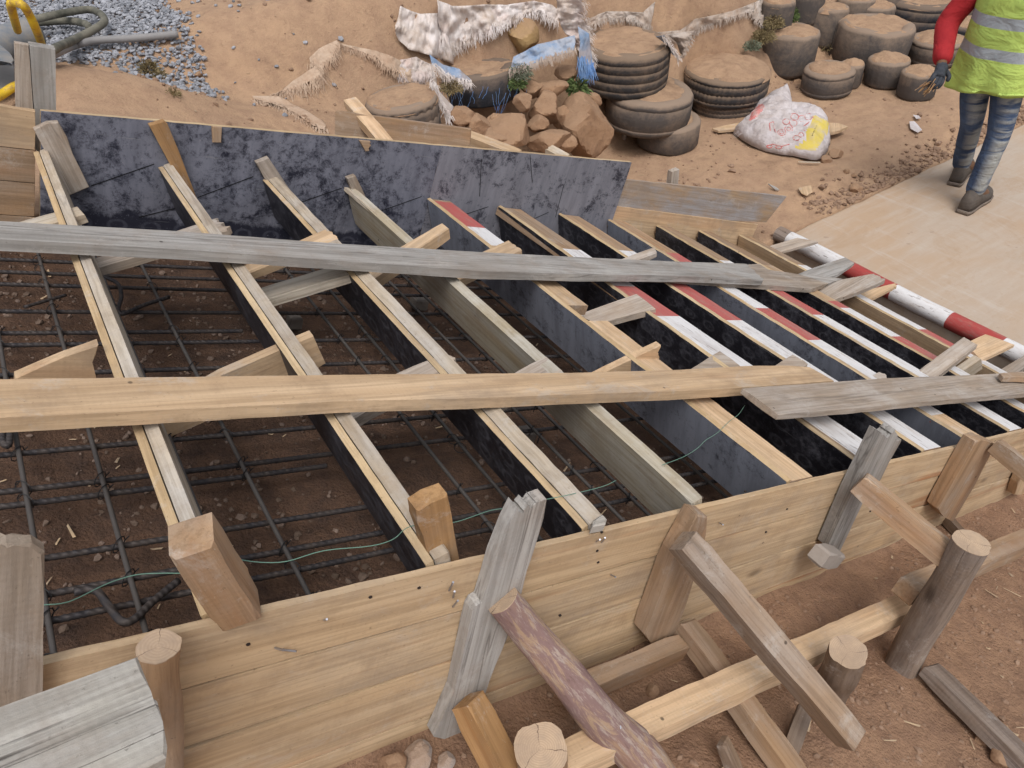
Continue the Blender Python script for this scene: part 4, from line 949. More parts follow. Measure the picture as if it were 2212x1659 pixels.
for a_,k_ in TY: tyre(*a_,**k_)
GRK='rocks piled between the tyre stacks'
def rk(p,y,wpx,l,mat='rock',sd=0,sq=(1,.9,.7),rot=0.3,rough=.05):
    q=onY(p,y); t=q.length/ray(p).length; rock('rock',q,wpx/2/F*t*1.28,M[mat],l,'rock',GRK,sd,sq,rot,rough=rough)
rk((1129,80),3.93,62,'ochre block of stone in the earth pocket under the white sacking','rock_y',21,(1,.9,.95),.5)
rk((1190,192),3.60,62,'flat slab of rock right of the black tyre',sd=22,sq=(1,.8,.55),rot=-.3)
rk((1178,236),3.52,68,'pale angular rock in the middle of the rock pile',sd=23,sq=(1,.9,.9),rot=1.1)
rk((1130,222),3.50,42,'round-edged rock against the black tyre',sd=24)
rk((1098,280),3.34,108,'broad flat rock in front, its dark underside showing',sd=25,sq=(1,.8,.55),rot=.5)
rk((1186,303),3.33,80,'low angular rock at the front right of the pile',sd=26,sq=(1,.8,.5),rot=-.4)
rk((1258,275),3.44,118,'biggest brown boulder left of the first full tyre stack',sd=27,sq=(.95,.9,.95),rot=.7,rough=.08)
rk((1030,272),3.40,55,'earth-covered rock below the black tyre',sd=28)
rk((1163,268),3.42,40,'small rock wedged in the middle of the pile',sd=29)
rk((1068,254),3.42,20,'fist-sized reddish stone on the broad flat rock',sd=30)
rk((1225,160),3.70,46,'rock under the roll of blue sacking',sd=31)
rk((1853,188),3.70,56,'reddish rock between the small dusty tyres on the right',sd=32,sq=(1,.9,.85))
rk((1280,215),3.62,40,'dark stone in the gap beside the grooved tyre',sd=33)
rk((1150,192),3.62,44,'narrow stone tucked under the right end of the black tyre',sd=34)
rk((1215,255),3.50,44,'wedge of stone between pale angular rock and biggest boulder',sd=35,sq=(.8,.8,1))
rk((1065,298),3.30,60,'flat earth-caked stone beside the tan brace end',sd=36,sq=(1,.9,.5))
rk((1225,312),3.30,44,'small block at the foot of the biggest boulder',sd=37)
rk((1000,250),3.44,50,'earth-caked stone between brown tyre and black tyre',sd=38)
def gr(p,wpx,l,name='stone',mat='rock',sd=0,sq=(1,.8,.5),g='stones lying on the dry ground'):
    q=hit(p,0); t=q.length/ray(p).length; r=wpx/2/F*t*1.1; return rock(name,q+Vector((0,0,r*sq[2]*.35)),r,M[mat],l,'stone',g,sd,sq,.5)
gr((1785,348),30,'brown stone touching the bottom corner of the white bag',sd=41)
gr((1806,336),36,'longer reddish stone right of the white bag corner',sd=42)
gr((1849,411),38,'squarish grey-brown stone at the slab edge',sd=43,sq=(1,.7,.45))
gr((1828,372),18,'small clod between bag and slab',sd=44)
gr((1845,380),16,'small clod nearest the slab above the squarish stone',sd=45)
gr((1348,300),26,'upright whitish clod at the foot of the tyre stack','stone','rock_g',46,(.4,.4,1))
gr((150,62),1,'x') if False else None
gr((428,162),26,'rusty red brick fragment on the bank','brick_fragment','rock',47,(1,.6,.45))
for p,w_,l,m_,sd in (((905,1640),70,'grey lump of concrete rubble at the bottom edge','rock_g',51),((850,1655),60,'reddish clod beside the concrete lump','rock',52),((965,1650),44,'pitted grey lump right of the reddish clod','rock_g',53),((1408,1497),34,'round pebble between the two low timbers','rock',54),((2165,1640),60,'pale stone at the lower right corner','rock',55),((2120,1600),36,'clod left of the pale corner stone','rock',56)):
    q=hit(p,0,.5); t=q.length/ray(p).length; r=w_/2/F*t*1.1; rock('stone',q+Vector((0,0,r*.3)),r,M[m_],l,'stone','stones in front of the plank wall',sd,(1,.85,.7),.3)

rk((1800, 135),3.8,40,'clod of earth in the gap left of the large bald tyre','rock',61) if hit((1800, 135)).y<3.75 else gr((1800, 135),40,'clod of earth in the gap left of the large bald tyre','stone','rock',61)
rk((1720, 185),3.8,34,'clod below the smooth grey tyre','rock',62) if hit((1720, 185)).y<3.75 else gr((1720, 185),34,'clod below the smooth grey tyre','stone','rock',62)
rk((1955, 118),3.8,36,'clod between large bald tyre and dark grooved tyre','rock',63) if hit((1955, 118)).y<3.75 else gr((1955, 118),36,'clod between large bald tyre and dark grooved tyre','stone','rock',63)
rk((1640, 150),3.8,40,'lump of earth between the earth-heaped tyre and the smooth grey one','rock',64) if hit((1640, 150)).y<3.75 else gr((1640, 150),40,'lump of earth between the earth-heaped tyre and the smooth grey one','stone','rock',64)
# ---- torn sacking
def cloth_mat(name,a,b,c=None,camt=.5):
    s=NB(name); v=s.obj((1,1,1)); n=s.noise(v,7,8,.7); n2=s.noise(s.obj((60,60,6)),3,3,.6); col=s.mix(s.ramp(n,[(.4,0.0),(.66,1.0)]),a,b)
    if c: n3=s.noise(v,4,3,.5); col=s.mix(s.math('MULTIPLY',s.ramp(n3,[(.55,0.0),(.62,1.0)]),camt),col,c)
    return s.done(col,.9,s.bump(s.math('ADD',n,s.math('MULTIPLY',n2,.5)),.5,.012))
M['sack']=cloth_mat('sacking_white',(.66,.61,.60),(.48,.39,.33),(.56,.42,.39),.4); M['sack_b']=cloth_mat('sacking_blue',(.20,.29,.44),(.40,.41,.45),(.40,.30,.24),.5)
M['sack_t']=cloth_mat('sacking_tan',(.50,.38,.29),(.38,.25,.17)); M['sack_g']=cloth_mat('sacking_grey',(.45,.39,.35),(.34,.25,.19))
M['thread_b']=cloth_mat('thread_blue',(.10,.22,.50),(.22,.33,.5))
R4=lambda x,y:(810+x*.2197,y*.2197)               # readings taken on an enlarged part of the photograph
R2=lambda x,y:(1242+x*.2278,y*.2278)
def interp(P,n):
    L=[0]
    for a,b in zip(P,P[1:]): L.append(L[-1]+math.hypot(b[0]-a[0],b[1]-a[1]))
    out=[]
    for i in range(n+1):
        s_=L[-1]*i/n; k=max(j for j in range(len(L)) if L[j]<=s_+1e-9); k=min(k,len(P)-2); f=(s_-L[k])/max(1e-6,L[k+1]-L[k])
        out.append((P[k][0]+(P[k+1][0]-P[k][0])*f,P[k][1]+(P[k+1][1]-P[k][1])*f))
    return out
def sacking(up_,lo_,label,mat,yy=None,h=.03,nu=70,nv=14,amp=.022,fr=True,frm=None,sd=0,jagged=.35,fl=.05,fringe_top=False,group='torn sacking over the tyre wall'):
    U=interp(up_,nu);L=interp(lo_,nu); V=[];Fc=[]; rg=random.Random(sd)
    for i in range(nu+1):
        jj=1-jagged*.5*(rg.random()**2) if i%2 else 1
        for j in range(nv+1):
            f=j/nv*jj if fr else j/nv
            p=(U[i][0]*(1-f)+L[i][0]*f,U[i][1]*(1-f)+L[i][1]*f)
            q=hit(p,h,1.5,7)
            if yy is not None:
                y_=yy[0]+(yy[1]-yy[0])*f; q2=onY(p,y_)
                if q2.length<q.length: q=q2
            d=-ray(p).normalized(); k=1.2*noise.fractal(q*9+Vector((sd,0,0)),.7,2,5)+.15*math.sin(i*.4+sd+4*noise.noise(q*6))
            V.append(q+d*(amp*(1.3*k+.6))+right*(.012*noise.noise(q*14)))
    for i in range(nu):
        for j in range(nv):
            a=i*(nv+1)+j;b=a+nv+1; Fc.append((a,b,b+1,a+1))
    c=V[0].copy(); o=obj('torn_sacking',mesh('torn_sacking',[v-c for v in V],Fc),None,M[mat],True); o.location=c
    sm=o.modifiers.new('thickness','SOLIDIFY'); sm.thickness=.0015
    tag(o,label,'sacking',group)
    if fr:
        W_=[];WF=[]
        for i in range(nu+1):
            for _ in range(5):
                e=V[i*(nv+1)+nv]-c; g_=V[i*(nv+1)+nv-2]-c; d=(e-g_); d=d.normalized() if d.length>1e-5 else Vector((0,0,-1))
                d=(d*.7+Vector((rg.uniform(-.6,.6),rg.uniform(-.5,.1),rg.uniform(-.9,.15)))).normalized(); ln=rg.uniform(.25,1)*fl; off=Vector((rg.uniform(-.015,.015),0,rg.uniform(-.004,.004)))
                s0=g_+off; s1=e+off+d*ln*.5; s2=s1+(d+Vector((rg.uniform(-.5,.5),0,-.5))).normalized()*ln*.5
                sd_=right*rg.uniform(.0012,.0024); k=len(W_); W_+=[s0-sd_,s0+sd_,s1-sd_*.8,s1+sd_*.8,s2-sd_*.3,s2+sd_*.3]; WF+=[(k,k+1,k+3,k+2),(k+2,k+3,k+5,k+4)]
        fo=obj('frayed_threads',mesh('frayed_threads',W_,WF),o,M[frm or mat]); fo['kind']='stuff'
    return o
sacking([R4(265,60),R4(350,110),R4(440,140),R4(620,130),R4(700,200)],[R4(195,250),R4(230,400),R4(330,490),R4(540,545),R4(780,640)],'white folded sack sheet at the left end of the sacking',"sack",fr=False,sd=1,amp=.03,h=.05)
sacking([R4(600,0),R4(760,60),R4(890,60),R4(1060,45),R4(1300,50),R4(1560,8),R4(1740,50),R4(1810,110)],[R4(650,420),R4(750,500),R4(880,430),R4(1050,345),R4(1200,265),R4(1420,160),R4(1600,110),R4(1790,230)],'broad white frayed band of sacking across the top centre','sack',sd=2,nu=110,h=.08,amp=.03,fl=.06)
sacking([R4(1790,-10),R4(1790,180),R4(1870,330),R4(1960,420),R4(2040,560)],[R4(2040,-10),R4(2060,200),R4(2110,320),R4(2120,480),R4(2150,640)],'white strip of sacking hanging down to a blue tassel','sack',yy=(3.75,3.7),sd=3,fl=.05,amp=.025)
sacking([R4(1360,560),R4(1600,440),R4(1960,350)],[R4(1350,690),R4(1620,610),R4(1960,500)],'sky-blue roll of sacking above the flat rocks','sack_b',yy=(3.68,3.6),sd=4,frm='sack_g',amp=.02,fl=.05)
sacking([R4(2000,260),R4(2100,330),R4(2130,500)],[R4(2010,620),R4(2060,700),R4(2150,640)],'bright blue frayed tassel left of the grooved tyre','sack_b',yy=(3.64,3.6),sd=5,frm='thread_b',amp=.015,fl=.10,nu=30)
sacking([R4(-350,430),R4(0,500),R4(200,570),R4(430,690),R4(600,890)],[R4(-340,445),R4(0,560),R4(130,680),R4(330,790),R4(605,940)],'long tan frayed ribbon of sacking slanting down the bank','sack_t',sd=6,amp=.012,fl=.045,jagged=.6,h=.015)
sacking([R4(250,590),R4(400,560),R4(560,640)],[R4(230,720),R4(400,740),R4(580,720)],'beard of loose white threads above the brown tyre','sack',sd=7,fl=.06,amp=.015)
sacking([R4(540,540),R4(660,640),R4(820,680),R4(940,790)],[R4(560,640),R4(680,730),R4(800,770),R4(950,815)],'twisted white and blue sack rope over the black tyre','sack_b',yy=(3.62,3.56),sd=8,frm='sack',fl=.06,amp=.02,nu=40)
sacking([R4(590,760),R4(640,900),R4(720,1000),R4(770,1050)],[R4(560,790),R4(610,950),R4(690,1080),R4(740,1180)],'knotted pale rag hanging between the two left tyres','sack',yy=(3.5,3.42),sd=9,fl=.05,amp=.012,nu=40)
sacking([R2(90,190),R2(300,110),R2(480,110),R2(640,120),R2(760,20)],[R2(110,260),R2(290,180),R2(470,170),R2(600,200),R2(720,300)],'grey frayed band behind the dark grooved tyre','sack_g',sd=10,fl=.05,h=.04)
sacking([R2(740,310),R2(1000,290),R2(1150,180),R2(1500,105),R2(1700,20)],[R2(760,330),R2(960,370),R2(1150,290),R2(1480,165),R2(1700,110)],'grey frayed band draped above the earth-heaped tyre','sack_g',sd=11,fl=.05,h=.05)
sacking([R2(880,330),R2(950,400),R2(1000,500)],[R2(1130,290),R2(1080,420),R2(1010,550)],'pointed grey rag hanging between the two tyre stacks','sack_g',yy=(3.75,3.66),sd=12,fl=.03,nu=30)
sacking([R2(770,350),R2(860,420),R2(930,520)],[R2(830,340),R2(910,430),R2(985,560)],'small light-blue rag corner at the grooved tyre shoulder','sack_b',yy=(3.66,3.6),sd=13,frm='sack',fl=.05,nu=24)
sacking([(1688,8),(1672,-5),(1655,-8)],[(1648,60),(1628,40),(1625,10)],'grey-blue rag beside the green bush','sack_g',sd=14,fl=.04,nu=24)
sacking([(727,87),(690,105),(668,125)],[(733,95),(700,150),(672,138)],'small tan flap of cloth lying on the bank','sack_t',sd=15,fl=.06,nu=30,h=.015,amp=.01)
sacking([(690,140),(655,160),(610,195)],[(702,160),(650,185),(590,205)],'fan of pale straw-like fibres on the bank','sack_t',sd=16,fl=.10,nu=36,h=.012,amp=.008)
sacking([(545,208),(600,208),(660,240),(700,262)],[(548,214),(620,235),(670,268),(705,284)],'flattened bundle of fibres with a grey-blue end near the black sheet','sack_t',sd=17,fl=.07,nu=40,h=.012,amp=.008)
# loose blue threads on the black tyre
W_=[];WF=[];rg=random.Random(5)
for _ in range(24):
    x=rg.uniform(955,1140); y=rg.uniform(180,205); P=[]; dx_=rg.uniform(-5,3); st_=rg.uniform(4,11)
    for k in range(6): P.append(onY((x+rg.uniform(-1.5,1.5)+dx_*k,y+k*st_),3.575-.004*k))
    v_,f_=tube_mesh(P,.0011,3,False); b0=len(W_); W_+=v_; WF+=[tuple(b0+z for z in f) for f in f_]
c=W_[0].copy(); o=obj('blue_threads',mesh('blue_threads',[v-c for v in W_],WF),None,M['thread_b']); o.location=c; tag(o,'tangle of thin blue threads hanging over the black tyre','threads',kind='stuff')

# ---- plants
def leaf_mat(name,a,b): 
    s=NB(name); g_=s.n('NewGeometry'); return s.done(s.mix(g_.outputs['Random Per Island'],a,b),.8)
M['leaf']=leaf_mat('weed_green',(.045,.075,.025),(.13,.17,.06)); M['leaf_d']=leaf_mat('weed_dry',(.14,.11,.05),(.26,.20,.11)); M['leaf_g']=leaf_mat('weed_grey_green',(.10,.12,.08),(.20,.21,.15))
def weed(p,y,r,n,label,mat='leaf',ln=.03,sd=0,wd=.005,droop=.3,name='weed'):
    rg=random.Random(sd); c=onY(p,y) if y else hit(p,.0); V=[];Fc=[]
    stems=[]; e=obj(name,bpy.data.meshes.new(name),None,M[mat]); e.location=c; e.location.z-=r*.3
    for _ in range(n):
        d=Vector((rg.gauss(0,1),rg.gauss(0,1),abs(rg.gauss(0,1)))).normalized(); b=d*r*rg.random()**.5
        dd=(d+Vector((rg.uniform(-.7,.7),rg.uniform(-.7,.7),rg.uniform(-.4,.6)))).normalized(); l=ln*rg.uniform(.5,1.2); sdv=dd.orthogonal().normalized()*wd*rg.uniform(.6,1.2)
        k=len(V); V+=[b-sdv*.4,b+sdv*.4,b+dd*l*.5+sdv,b+dd*l+Vector((0,0,-droop*l)),b+dd*l*.5-sdv]; Fc.append((k,k+1,k+2,k+3,k+4))
    e.data.from_pydata([tuple(v) for v in V],[],Fc); tag(e,label,'plant','weeds growing in the tyre wall')
    W=[];WF=[]
    for _ in range(max(4,n//60)):
        d=Vector((rg.gauss(0,1),rg.gauss(0,1),abs(rg.gauss(0,1))+.3)).normalized()*r*.9
        v_,f_=tube_mesh([Vector((0,0,-r*.4)),d*.5+Vector((0,0,.1*r)),d],.0016,4,False); b0=len(W); W+=v_; WF+=[tuple(b0+z for z in f) for f in f_]
    so=obj('stem',mesh('stem',W,WF),e,M['leaf_d']); so['kind']='stuff'
    return e
weed((1123,158),3.60,.07,900,'grey-green thyme-like weed over the right end of the black tyre','leaf_g',.02,1,.003)
weed((1118,180),3.57,.05,500,'darker weed hanging just below the grey-green one','leaf',.022,2,.003)
weed((1247,190),3.58,.055,260,'bright fern between the rocks and the grooved tyre','leaf',.05,3,.007)
weed((975,190),3.52,.06,520,'dry yellowish moss clump on the left of the black tyre','leaf_d',.02,4,.003)
weed((1700,34),4.15,.085,1500,'round dark green bush on top of the smooth grey tyre','leaf',.03,5,.006,name='bush')
weed((1738,25),4.3,.07,800,'dark green weed at the picture top right of the bush','leaf',.03,6,.006)
weed((1650,80),3.95,.08,800,'straggling dry weed above the earth-heaped tyre','leaf_d',.03,7,.004)
weed((1625,100),3.9,.06,500,'grey-green creeping weed on the shoulder of the earth-heaped tyre','leaf_g',.022,8,.004)
weed((1672,50),4.0,.07,500,'dry weed between rag and bush','leaf_d',.03,9,.004)
weed((1720,208),3.66,.05,300,'small dry tuft beside the white bag','leaf_d',.025,10,.004)
weed((1790,100),3.95,.07,300,'dry weed in the gap below the scored tyre','leaf_d',.03,14,.004)
weed((1845,5),4.6,.12,700,'dark weed at the top edge between far tyres','leaf',.035,15,.006)
weed((318,152),None,.045,500,'tuft of dry olive grass on the bank','leaf_d',.035,11,.0025)
weed((345,168),None,.03,200,'smaller dry tuft trailing right of the olive one','leaf_d',.03,12,.0025)
weed((372,205),None,.03,120,'scrap of dry roots low on the bank','leaf_d',.025,13,.002)

# ---- hoses, yellow-framed machine
s=NB('hose_rubber'); v=s.obj((1,1,1)); n=s.noise(v,9,6,.7); M['hose']=s.done(s.mix(s.ramp(n,[(.4,0.0),(.6,1.0)]),(.075,.075,.06),(.17,.16,.13)),.75,s.bump(n,.2,.004))
s=NB('pipe_grey'); v=s.obj((1,1,1)); n=s.noise(v,9,6,.7); M['pipe']=s.done(s.mix(n,(.17,.17,.18),(.30,.285,.28)),.6)
s=NB('machine_yellow'); v=s.obj((1,1,1)); n=s.noise(v,14,6,.75); M['yel_p']=s.done(s.mix(s.ramp(n,[(.52,0.0),(.62,.8)]),(.62,.42,.03),(.30,.18,.08)),.5)
s=NB('machine_grey'); v=s.obj((1,1,1)); n=s.noise(v,10,6,.7); M['mach']=s.done(s.mix(s.ramp(n,[(.4,0.0),(.65,1.0)]),(.15,.17,.20),(.26,.24,.22)),.6)
R5=lambda x,y:(x*.1953,y*.1953)
def gz(p,h): return hit(p,h,2,9)
def hose(px,hs,r,label,mat='hose'):
    P=smooth_path([gz(R5(*p),h+.028) for p,h in zip(px,hs)],8); return tag(tube('hose',P,r,M[mat],14),label,'hose','hoses on the gravel')
hose([(-300,420),(0,355),(250,260),(500,190),(800,130),(1000,110),(1120,165),(1150,250),(1000,350),(800,450),(600,545),(430,620)],[.03]*2+[.05,.08,.07,.06,.05,.05,.05,.05,.04,.03],.0165,'thick dusty hose looping over the gravel')
hose([(-300,480),(0,345),(200,290),(400,255),(600,240),(800,235),(950,270),(985,310)],[.03]*8,.0165,'second hose run ending inside the loop')
hose([(500,650),(640,575),(780,520),(920,475),(1100,445),(1500,425),(1965,380)],[.02,.02,.022,.022,.022,.022,.022],.0165,'straight grey hose end pointing right across the gravel edge','pipe')
mc=empty('vibrator_machine',gz((20,115),0),'grey motor unit in a yellow tube frame, cut by the left picture edge','machine')
def mpart(name,P,r,mat,seg=14):
    v_,f_=tube_mesh([p-mc.location for p in P],r,seg); return obj(name,mesh(name,v_,f_),mc,M[mat],True)
tB=gz(R5(480,500),.05); 
mpart('frame_tube',smooth_path([gz(R5(480,540),.05),gz(R5(400,330),.16),gz(R5(320,160),.25),gz(R5(250,60),.30),gz(R5(150,30),.30),gz(R5(120,60),.29),gz(R5(150,180),.22),gz(R5(195,340),.14)],5),.0145,'yel_p')
mpart('frame_tube',smooth_path([gz(R5(230,930),.05),gz(R5(140,970),.06),gz(R5(0,1060),.07),gz(R5(-200,1180),.10)],5),.0155,'yel_p')
mpart('motor_drum',[gz(R5(-60,540),.10),gz(R5(60,480),.10),gz(R5(340,380),.10),gz(R5(350,376),.10)],.065,'mach',24)
v0=gz(R5(-60,560),.10)
def mbox(name,pts,th,mat):
    o=prism(name,pts,th,M[mat],bev=.004); 
    mw=o.matrix_basis.copy(); o.parent=mc; o.matrix_local=Matrix.Translation(-mc.location)@mw; return o
fw=ray((20,120)).normalized()
mbox('gearbox',[gz(R5(*p),.16) for p in [(-300,380),(0,400),(90,470),(150,600),(130,660),(0,700),(-300,760)]],fw*.12,'mach')
M['mach_d']=M['tie']
mbox('base_plate',[gz(R5(*p),.06) for p in [(-300,720),(0,690),(140,640),(150,900),(0,990),(-300,1080)]],fw*.10,'pipe')

# ---- printed woven bag
R3=lambda x,y:(1475.4+x*.33345,y*.33345)
zb=-2.20
outl=[(330,845),(400,790),(450,740),(480,680),(540,650),(590,635),(640,600),(690,600),(700,640),(710,715),(780,722),(850,745),(900,765),(940,790),(950,850),(955,920),(930,975),(900,1010),(865,1022),(830,1018),(720,995),(600,980),(520,960),(450,930),(390,895)]
pts=[onZ(R3(*p),zb+.03) for p in outl]; cen=sum(pts,Vector())/len(pts)
import mathutils
poly=[Vector((p.x,p.y)) for p in pts]
def inside(x,y):
    c_=False;j=len(poly)-1
    for i in range(len(poly)):
        a,b=poly[i],poly[j]
        if (a.y>y)!=(b.y>y) and x<(b.x-a.x)*(y-a.y)/(b.y-a.y)+a.x: c_=not c_
        j=i
    return c_
def edist(x,y):
    m_=9;q=Vector((x,y))
    for i in range(len(poly)):
        a=poly[i];b=poly[(i+1)%len(poly)];ab=b-a;t=max(0,min(1,(q-a).dot(ab)/ab.length_squared));m_=min(m_,(q-(a+ab*t)).length)
    return m_
st=.010; x0=min(p.x for p in poly);x1=max(p.x for p in poly);y0_=min(p.y for p in poly);y1_=max(p.y for p in poly)
s=NB('bag_white'); v=s.obj((1,1,1)); n=s.noise(v,9,7,.7); M['bag']=s.done(s.mix(s.ramp(n,[(.35,0.0),(.7,1.0)]),(.62,.58,.60),(.42,.36,.34)),.6,s.bump(n,.9,.035))
s=NB('bag_yellow'); v=s.obj((1,1,1)); n=s.noise(v,12,7,.7); M['bagy']=s.done(s.mix(s.ramp(n,[(.45,0.0),(.65,1.0)]),(.58,.46,.10),(.50,.42,.28)),.6)
s=NB('bag_red'); v=s.obj((1,1,1)); n=s.noise(v,22,5,.7); M['bagr']=s.done(s.mix(s.ramp(n,[(.45,0.0),(.6,1.0)]),(.50,.17,.16),(.55,.36,.34)),.6)
def bagz(x,y): 
    d=edist(x,y); h=.10*min(1,d/.10)**.55
    return zb+.03+h+(.020*noise.fractal(Vector((x*9,y*9,1)),.8,2,4)+.012*math.sin((x*1.3+y)*26+3*noise.noise(Vector((x*6,y*6,0)))))*min(1,d/.03)
V=[];Fc=[];FM=[]
def proj(q):
    c=Vector((q.dot(right),-q.dot(up),-q.dot(back))); return (CX+F*c.x/c.z,CY+F*c.y/c.z)
def inpoly(p,P):
    c_=False;j=len(P)-1
    for i in range(len(P)):
        a,b=P[i],P[j]
        if (a[1]>p[1])!=(b[1]>p[1]) and p[0]<(b[0]-a[0])*(p[1]-a[1])/(b[1]-a[1])+a[0]: c_=not c_
        j=i
    return c_
yelP=[R3(*p) for p in [(850,745),(940,790),(935,860),(870,960),(840,990),(720,985),(730,950),(800,905),(790,870)]]
redP=[R3(*p) for p in [(480,690),(520,670),(530,700),(480,760),(430,790),(440,740)]]
NBd=200; bd=interp([(p.x,p.y) for p in poly]+[(poly[0].x,poly[0].y)],NBd)[:NBd]; NR=30; cxy=Vector((cen.x,cen.y))
for j in range(NR+1):
    s_=1-(j/NR)**1.0
    for k in range(NBd):
        q=cxy+(Vector(bd[k])-cxy)*max(s_,.002); rd_=1+(.015*noise.noise(Vector((k*.25,j*.2,0))) if j<3 else 0); q=cxy+(q-cxy)*rd_
        V.append(Vector((q.x,q.y,bagz(q.x,q.y) if j else zb+.012)))
for j in range(NR):
    for k in range(NBd):
        k2=(k+1)%NBd; a,b_,c1,d1=j*NBd+k,j*NBd+k2,(j+1)*NBd+k2,(j+1)*NBd+k; Fc.append((a,b_,c1,d1)); pc=proj((V[a]+V[c1])/2); FM.append(1 if inpoly(pc,yelP) else 2 if inpoly(pc,redP) else 0)
o=obj('woven_bag',mesh('woven_bag',[v-cen for v in V],Fc),None,[M['bag'],M['bagy'],M['bagr']],True); o.location=cen; o.data.polygons.foreach_set('material_index',FM)
sm=o.modifiers.new('thickness','SOLIDIFY'); sm.thickness=.002
tag(o,'crumpled white plastic bag with red lettering and a yellow panel','bag')
# lettering: outlined red loops and a small dark line of print on the yellow panel
def on_bag(p):
    d=ray(R3(*p)); t=2.5
    while t<7:
        q=d*t
        if q.z<bagz(q.x,q.y): return q-d.normalized()*.004
        t+=.006
    return onZ(R3(*p),zb+.1)
V_=[];F_=[]
def strk(P,r=.0035):
    v_,f_=tube_mesh([on_bag(p)-cen for p in P],r,4,False); b0=len(V_); V_.extend(v_); F_.extend(tuple(b0+z for z in f) for f in f_)
def loop(cx,cy,rx,ry,n=14): strk([(cx+rx*math.cos(t),cy+ry*math.sin(t)) for t in np.linspace(0,2*math.pi,n)])
strk([(560,800),(565,850),(580,890),(625,870)]); strk([(585,790),(592,835),(600,862),(620,850)]); strk([(560,800),(585,790)])
loop(640,860,26,20);loop(640,860,14,10);loop(685,838,26,22);loop(685,838,13,11);loop(668,790,22,18);loop(715,800,24,20);loop(725,760,26,20);loop(770,770,26,20);loop(812,758,26,20)
strk([(700,870),(740,850),(780,820),(820,790),(845,760)]);strk([(710,900),(750,870),(790,845)]);loop(735,895,22,16);loop(765,875,18,14);strk([(540,950),(580,935),(640,950),(690,935)]);loop(560,950,18,10);loop(620,955,20,9);strk([(700,740),(740,735),(790,740)])
obj('red_lettering',mesh('red_lettering',V_,F_),o,M['bagr'])
V_=[];F_=[]
for k in range(6): strk([(835+k*7,880-k*16),(842+k*7,876-k*16),(838+k*7,868-k*16),(846+k*7,865-k*16)],.0022)
obj('dark_print',mesh('dark_print',V_,F_),o,M['tie'])
# frayed mouth of the bag
W_=[];WF=[];rg=random.Random(9)
for _ in range(50):
    a=onZ(R3(335+rg.uniform(0,50),850-rg.uniform(-20,45)),zb+.05)-cen; b=a+Vector((-.06*rg.random(),rg.uniform(-.05,.02),rg.uniform(-.04,0))); k=len(W_); W_+=[a-up*.001,a+up*.001,b]; WF.append((k,k+1,k+2))
fo=obj('frayed_threads',mesh('frayed_threads',W_,WF),o,M['bag']); fo['kind']='stuff'
# scraps of wood, card and plastic on the ground
def scrap(px,h,th,mat,l,cat,name): 
    q=[hit(p,h,2,12) for p in px]; n_=(q[1]-q[0]).cross(q[2]-q[0]).normalized(); n_=n_ if n_.z>0 else -n_
    z0=sum(a.z for a in q)/len(q); q=[Vector((a.x,a.y,z0)) for a in q]
    return tag(prism(name,q,Vector((0,0,-th)),mat,bev=.001),l,cat)
scrap([R3(940,795),R3(1010,798),R3(1068,822),R3(1010,850),R3(945,858)],.06,.02,M['tan'],'piece of board sticking out from under the white bag','board','wood_scrap')
scrap([R3(190,835),R3(330,800),R3(430,790),R3(400,830),R3(230,850)],.03,.015,M['tan'],'thin board lying between tyre stack and bag','board','wood_scrap')
scrap([R3(745,1220),R3(830,1195),R3(840,1240),R3(800,1270),R3(765,1255)],.02,.006,M['tan'],'pale scrap of card on the ground before the slab','scrap','card_scrap')
scrap([R3(550,1195),R3(600,1210),R3(625,1225),R3(600,1225)],.02,.008,M['grey'],'small grey splinter on the earth above the plywood strip','splinter','wood_scrap')
scrap([R3(745,1045),R3(890,1050),R3(890,1056),R3(750,1052)],.02,.004,M['pale'],'thin stick below the white bag','stick','wood_scrap')
scrap([R3(1490,740),R3(1530,745),R3(1540,770),R3(1510,775)],.02,.003,M['bag'],'scrap of white plastic by the man\'s far side','scrap','plastic_scrap')
scrap([R3(1465,790),R3(1500,785),R3(1550,840),R3(1520,862),R3(1475,830)],.02,.003,M['bag'],'larger scrap of white plastic nearer the slab','scrap','plastic_scrap')

# ================================================================== THE MAN ON THE LANDING
def skinned(name,pts,edges,rad,mat,parent,sub=2,root=0):
    me=bpy.data.meshes.new(name+'_cage'); loc=parent.location
    me.from_pydata([tuple(p-loc) for p in pts],edges,[]); me.update()
    o=bpy.data.objects.new(name,me); COL.objects.link(o)
    sk=o.modifiers.new('s','SKIN'); 
    if not me.skin_vertices: 
        pass
    for i,v in enumerate(me.skin_vertices[0].data):
        r=rad[i]; v.radius=(r,r) if not isinstance(r,tuple) else r; v.use_root=(i==root)
    sk.branch_smoothing=.4
    ss=o.modifiers.new('u','SUBSURF'); ss.levels=sub; ss.render_levels=sub
    dg=bpy.context.evaluated_depsgraph_get(); nm=bpy.data.meshes.new_from_object(o.evaluated_get(dg)); nm.name=name
    bpy.data.objects.remove(o); bpy.data.meshes.remove(me)
    return obj(name,nm,parent,mat,True)
def flatmat(name,c,c2=None,sc_=12,r=.8,bmp=.3):
    s=NB(name); v=s.obj((1,1,1)); n=s.noise(v,sc_,7,.7); w2=s.noise(s.obj((1,1,1.8)),6,3,.5,1.2); return s.done(s.mix(s.ramp(n,[(.35,0.0),(.65,1.0)]),c,c2 or tuple(.75*x for x in c)),r,s.bump(s.math('ADD',n,s.math('MULTIPLY',w2,2.0)),bmp,.03))
M['skin']=flatmat('skin',(.16,.085,.05)); M['redc']=flatmat('jacket_red',(.40,.025,.03),(.28,.015,.02),7); M['hiv']=flatmat('vest_lime',(.48,.62,.15),(.40,.54,.13),5,.7,.4)
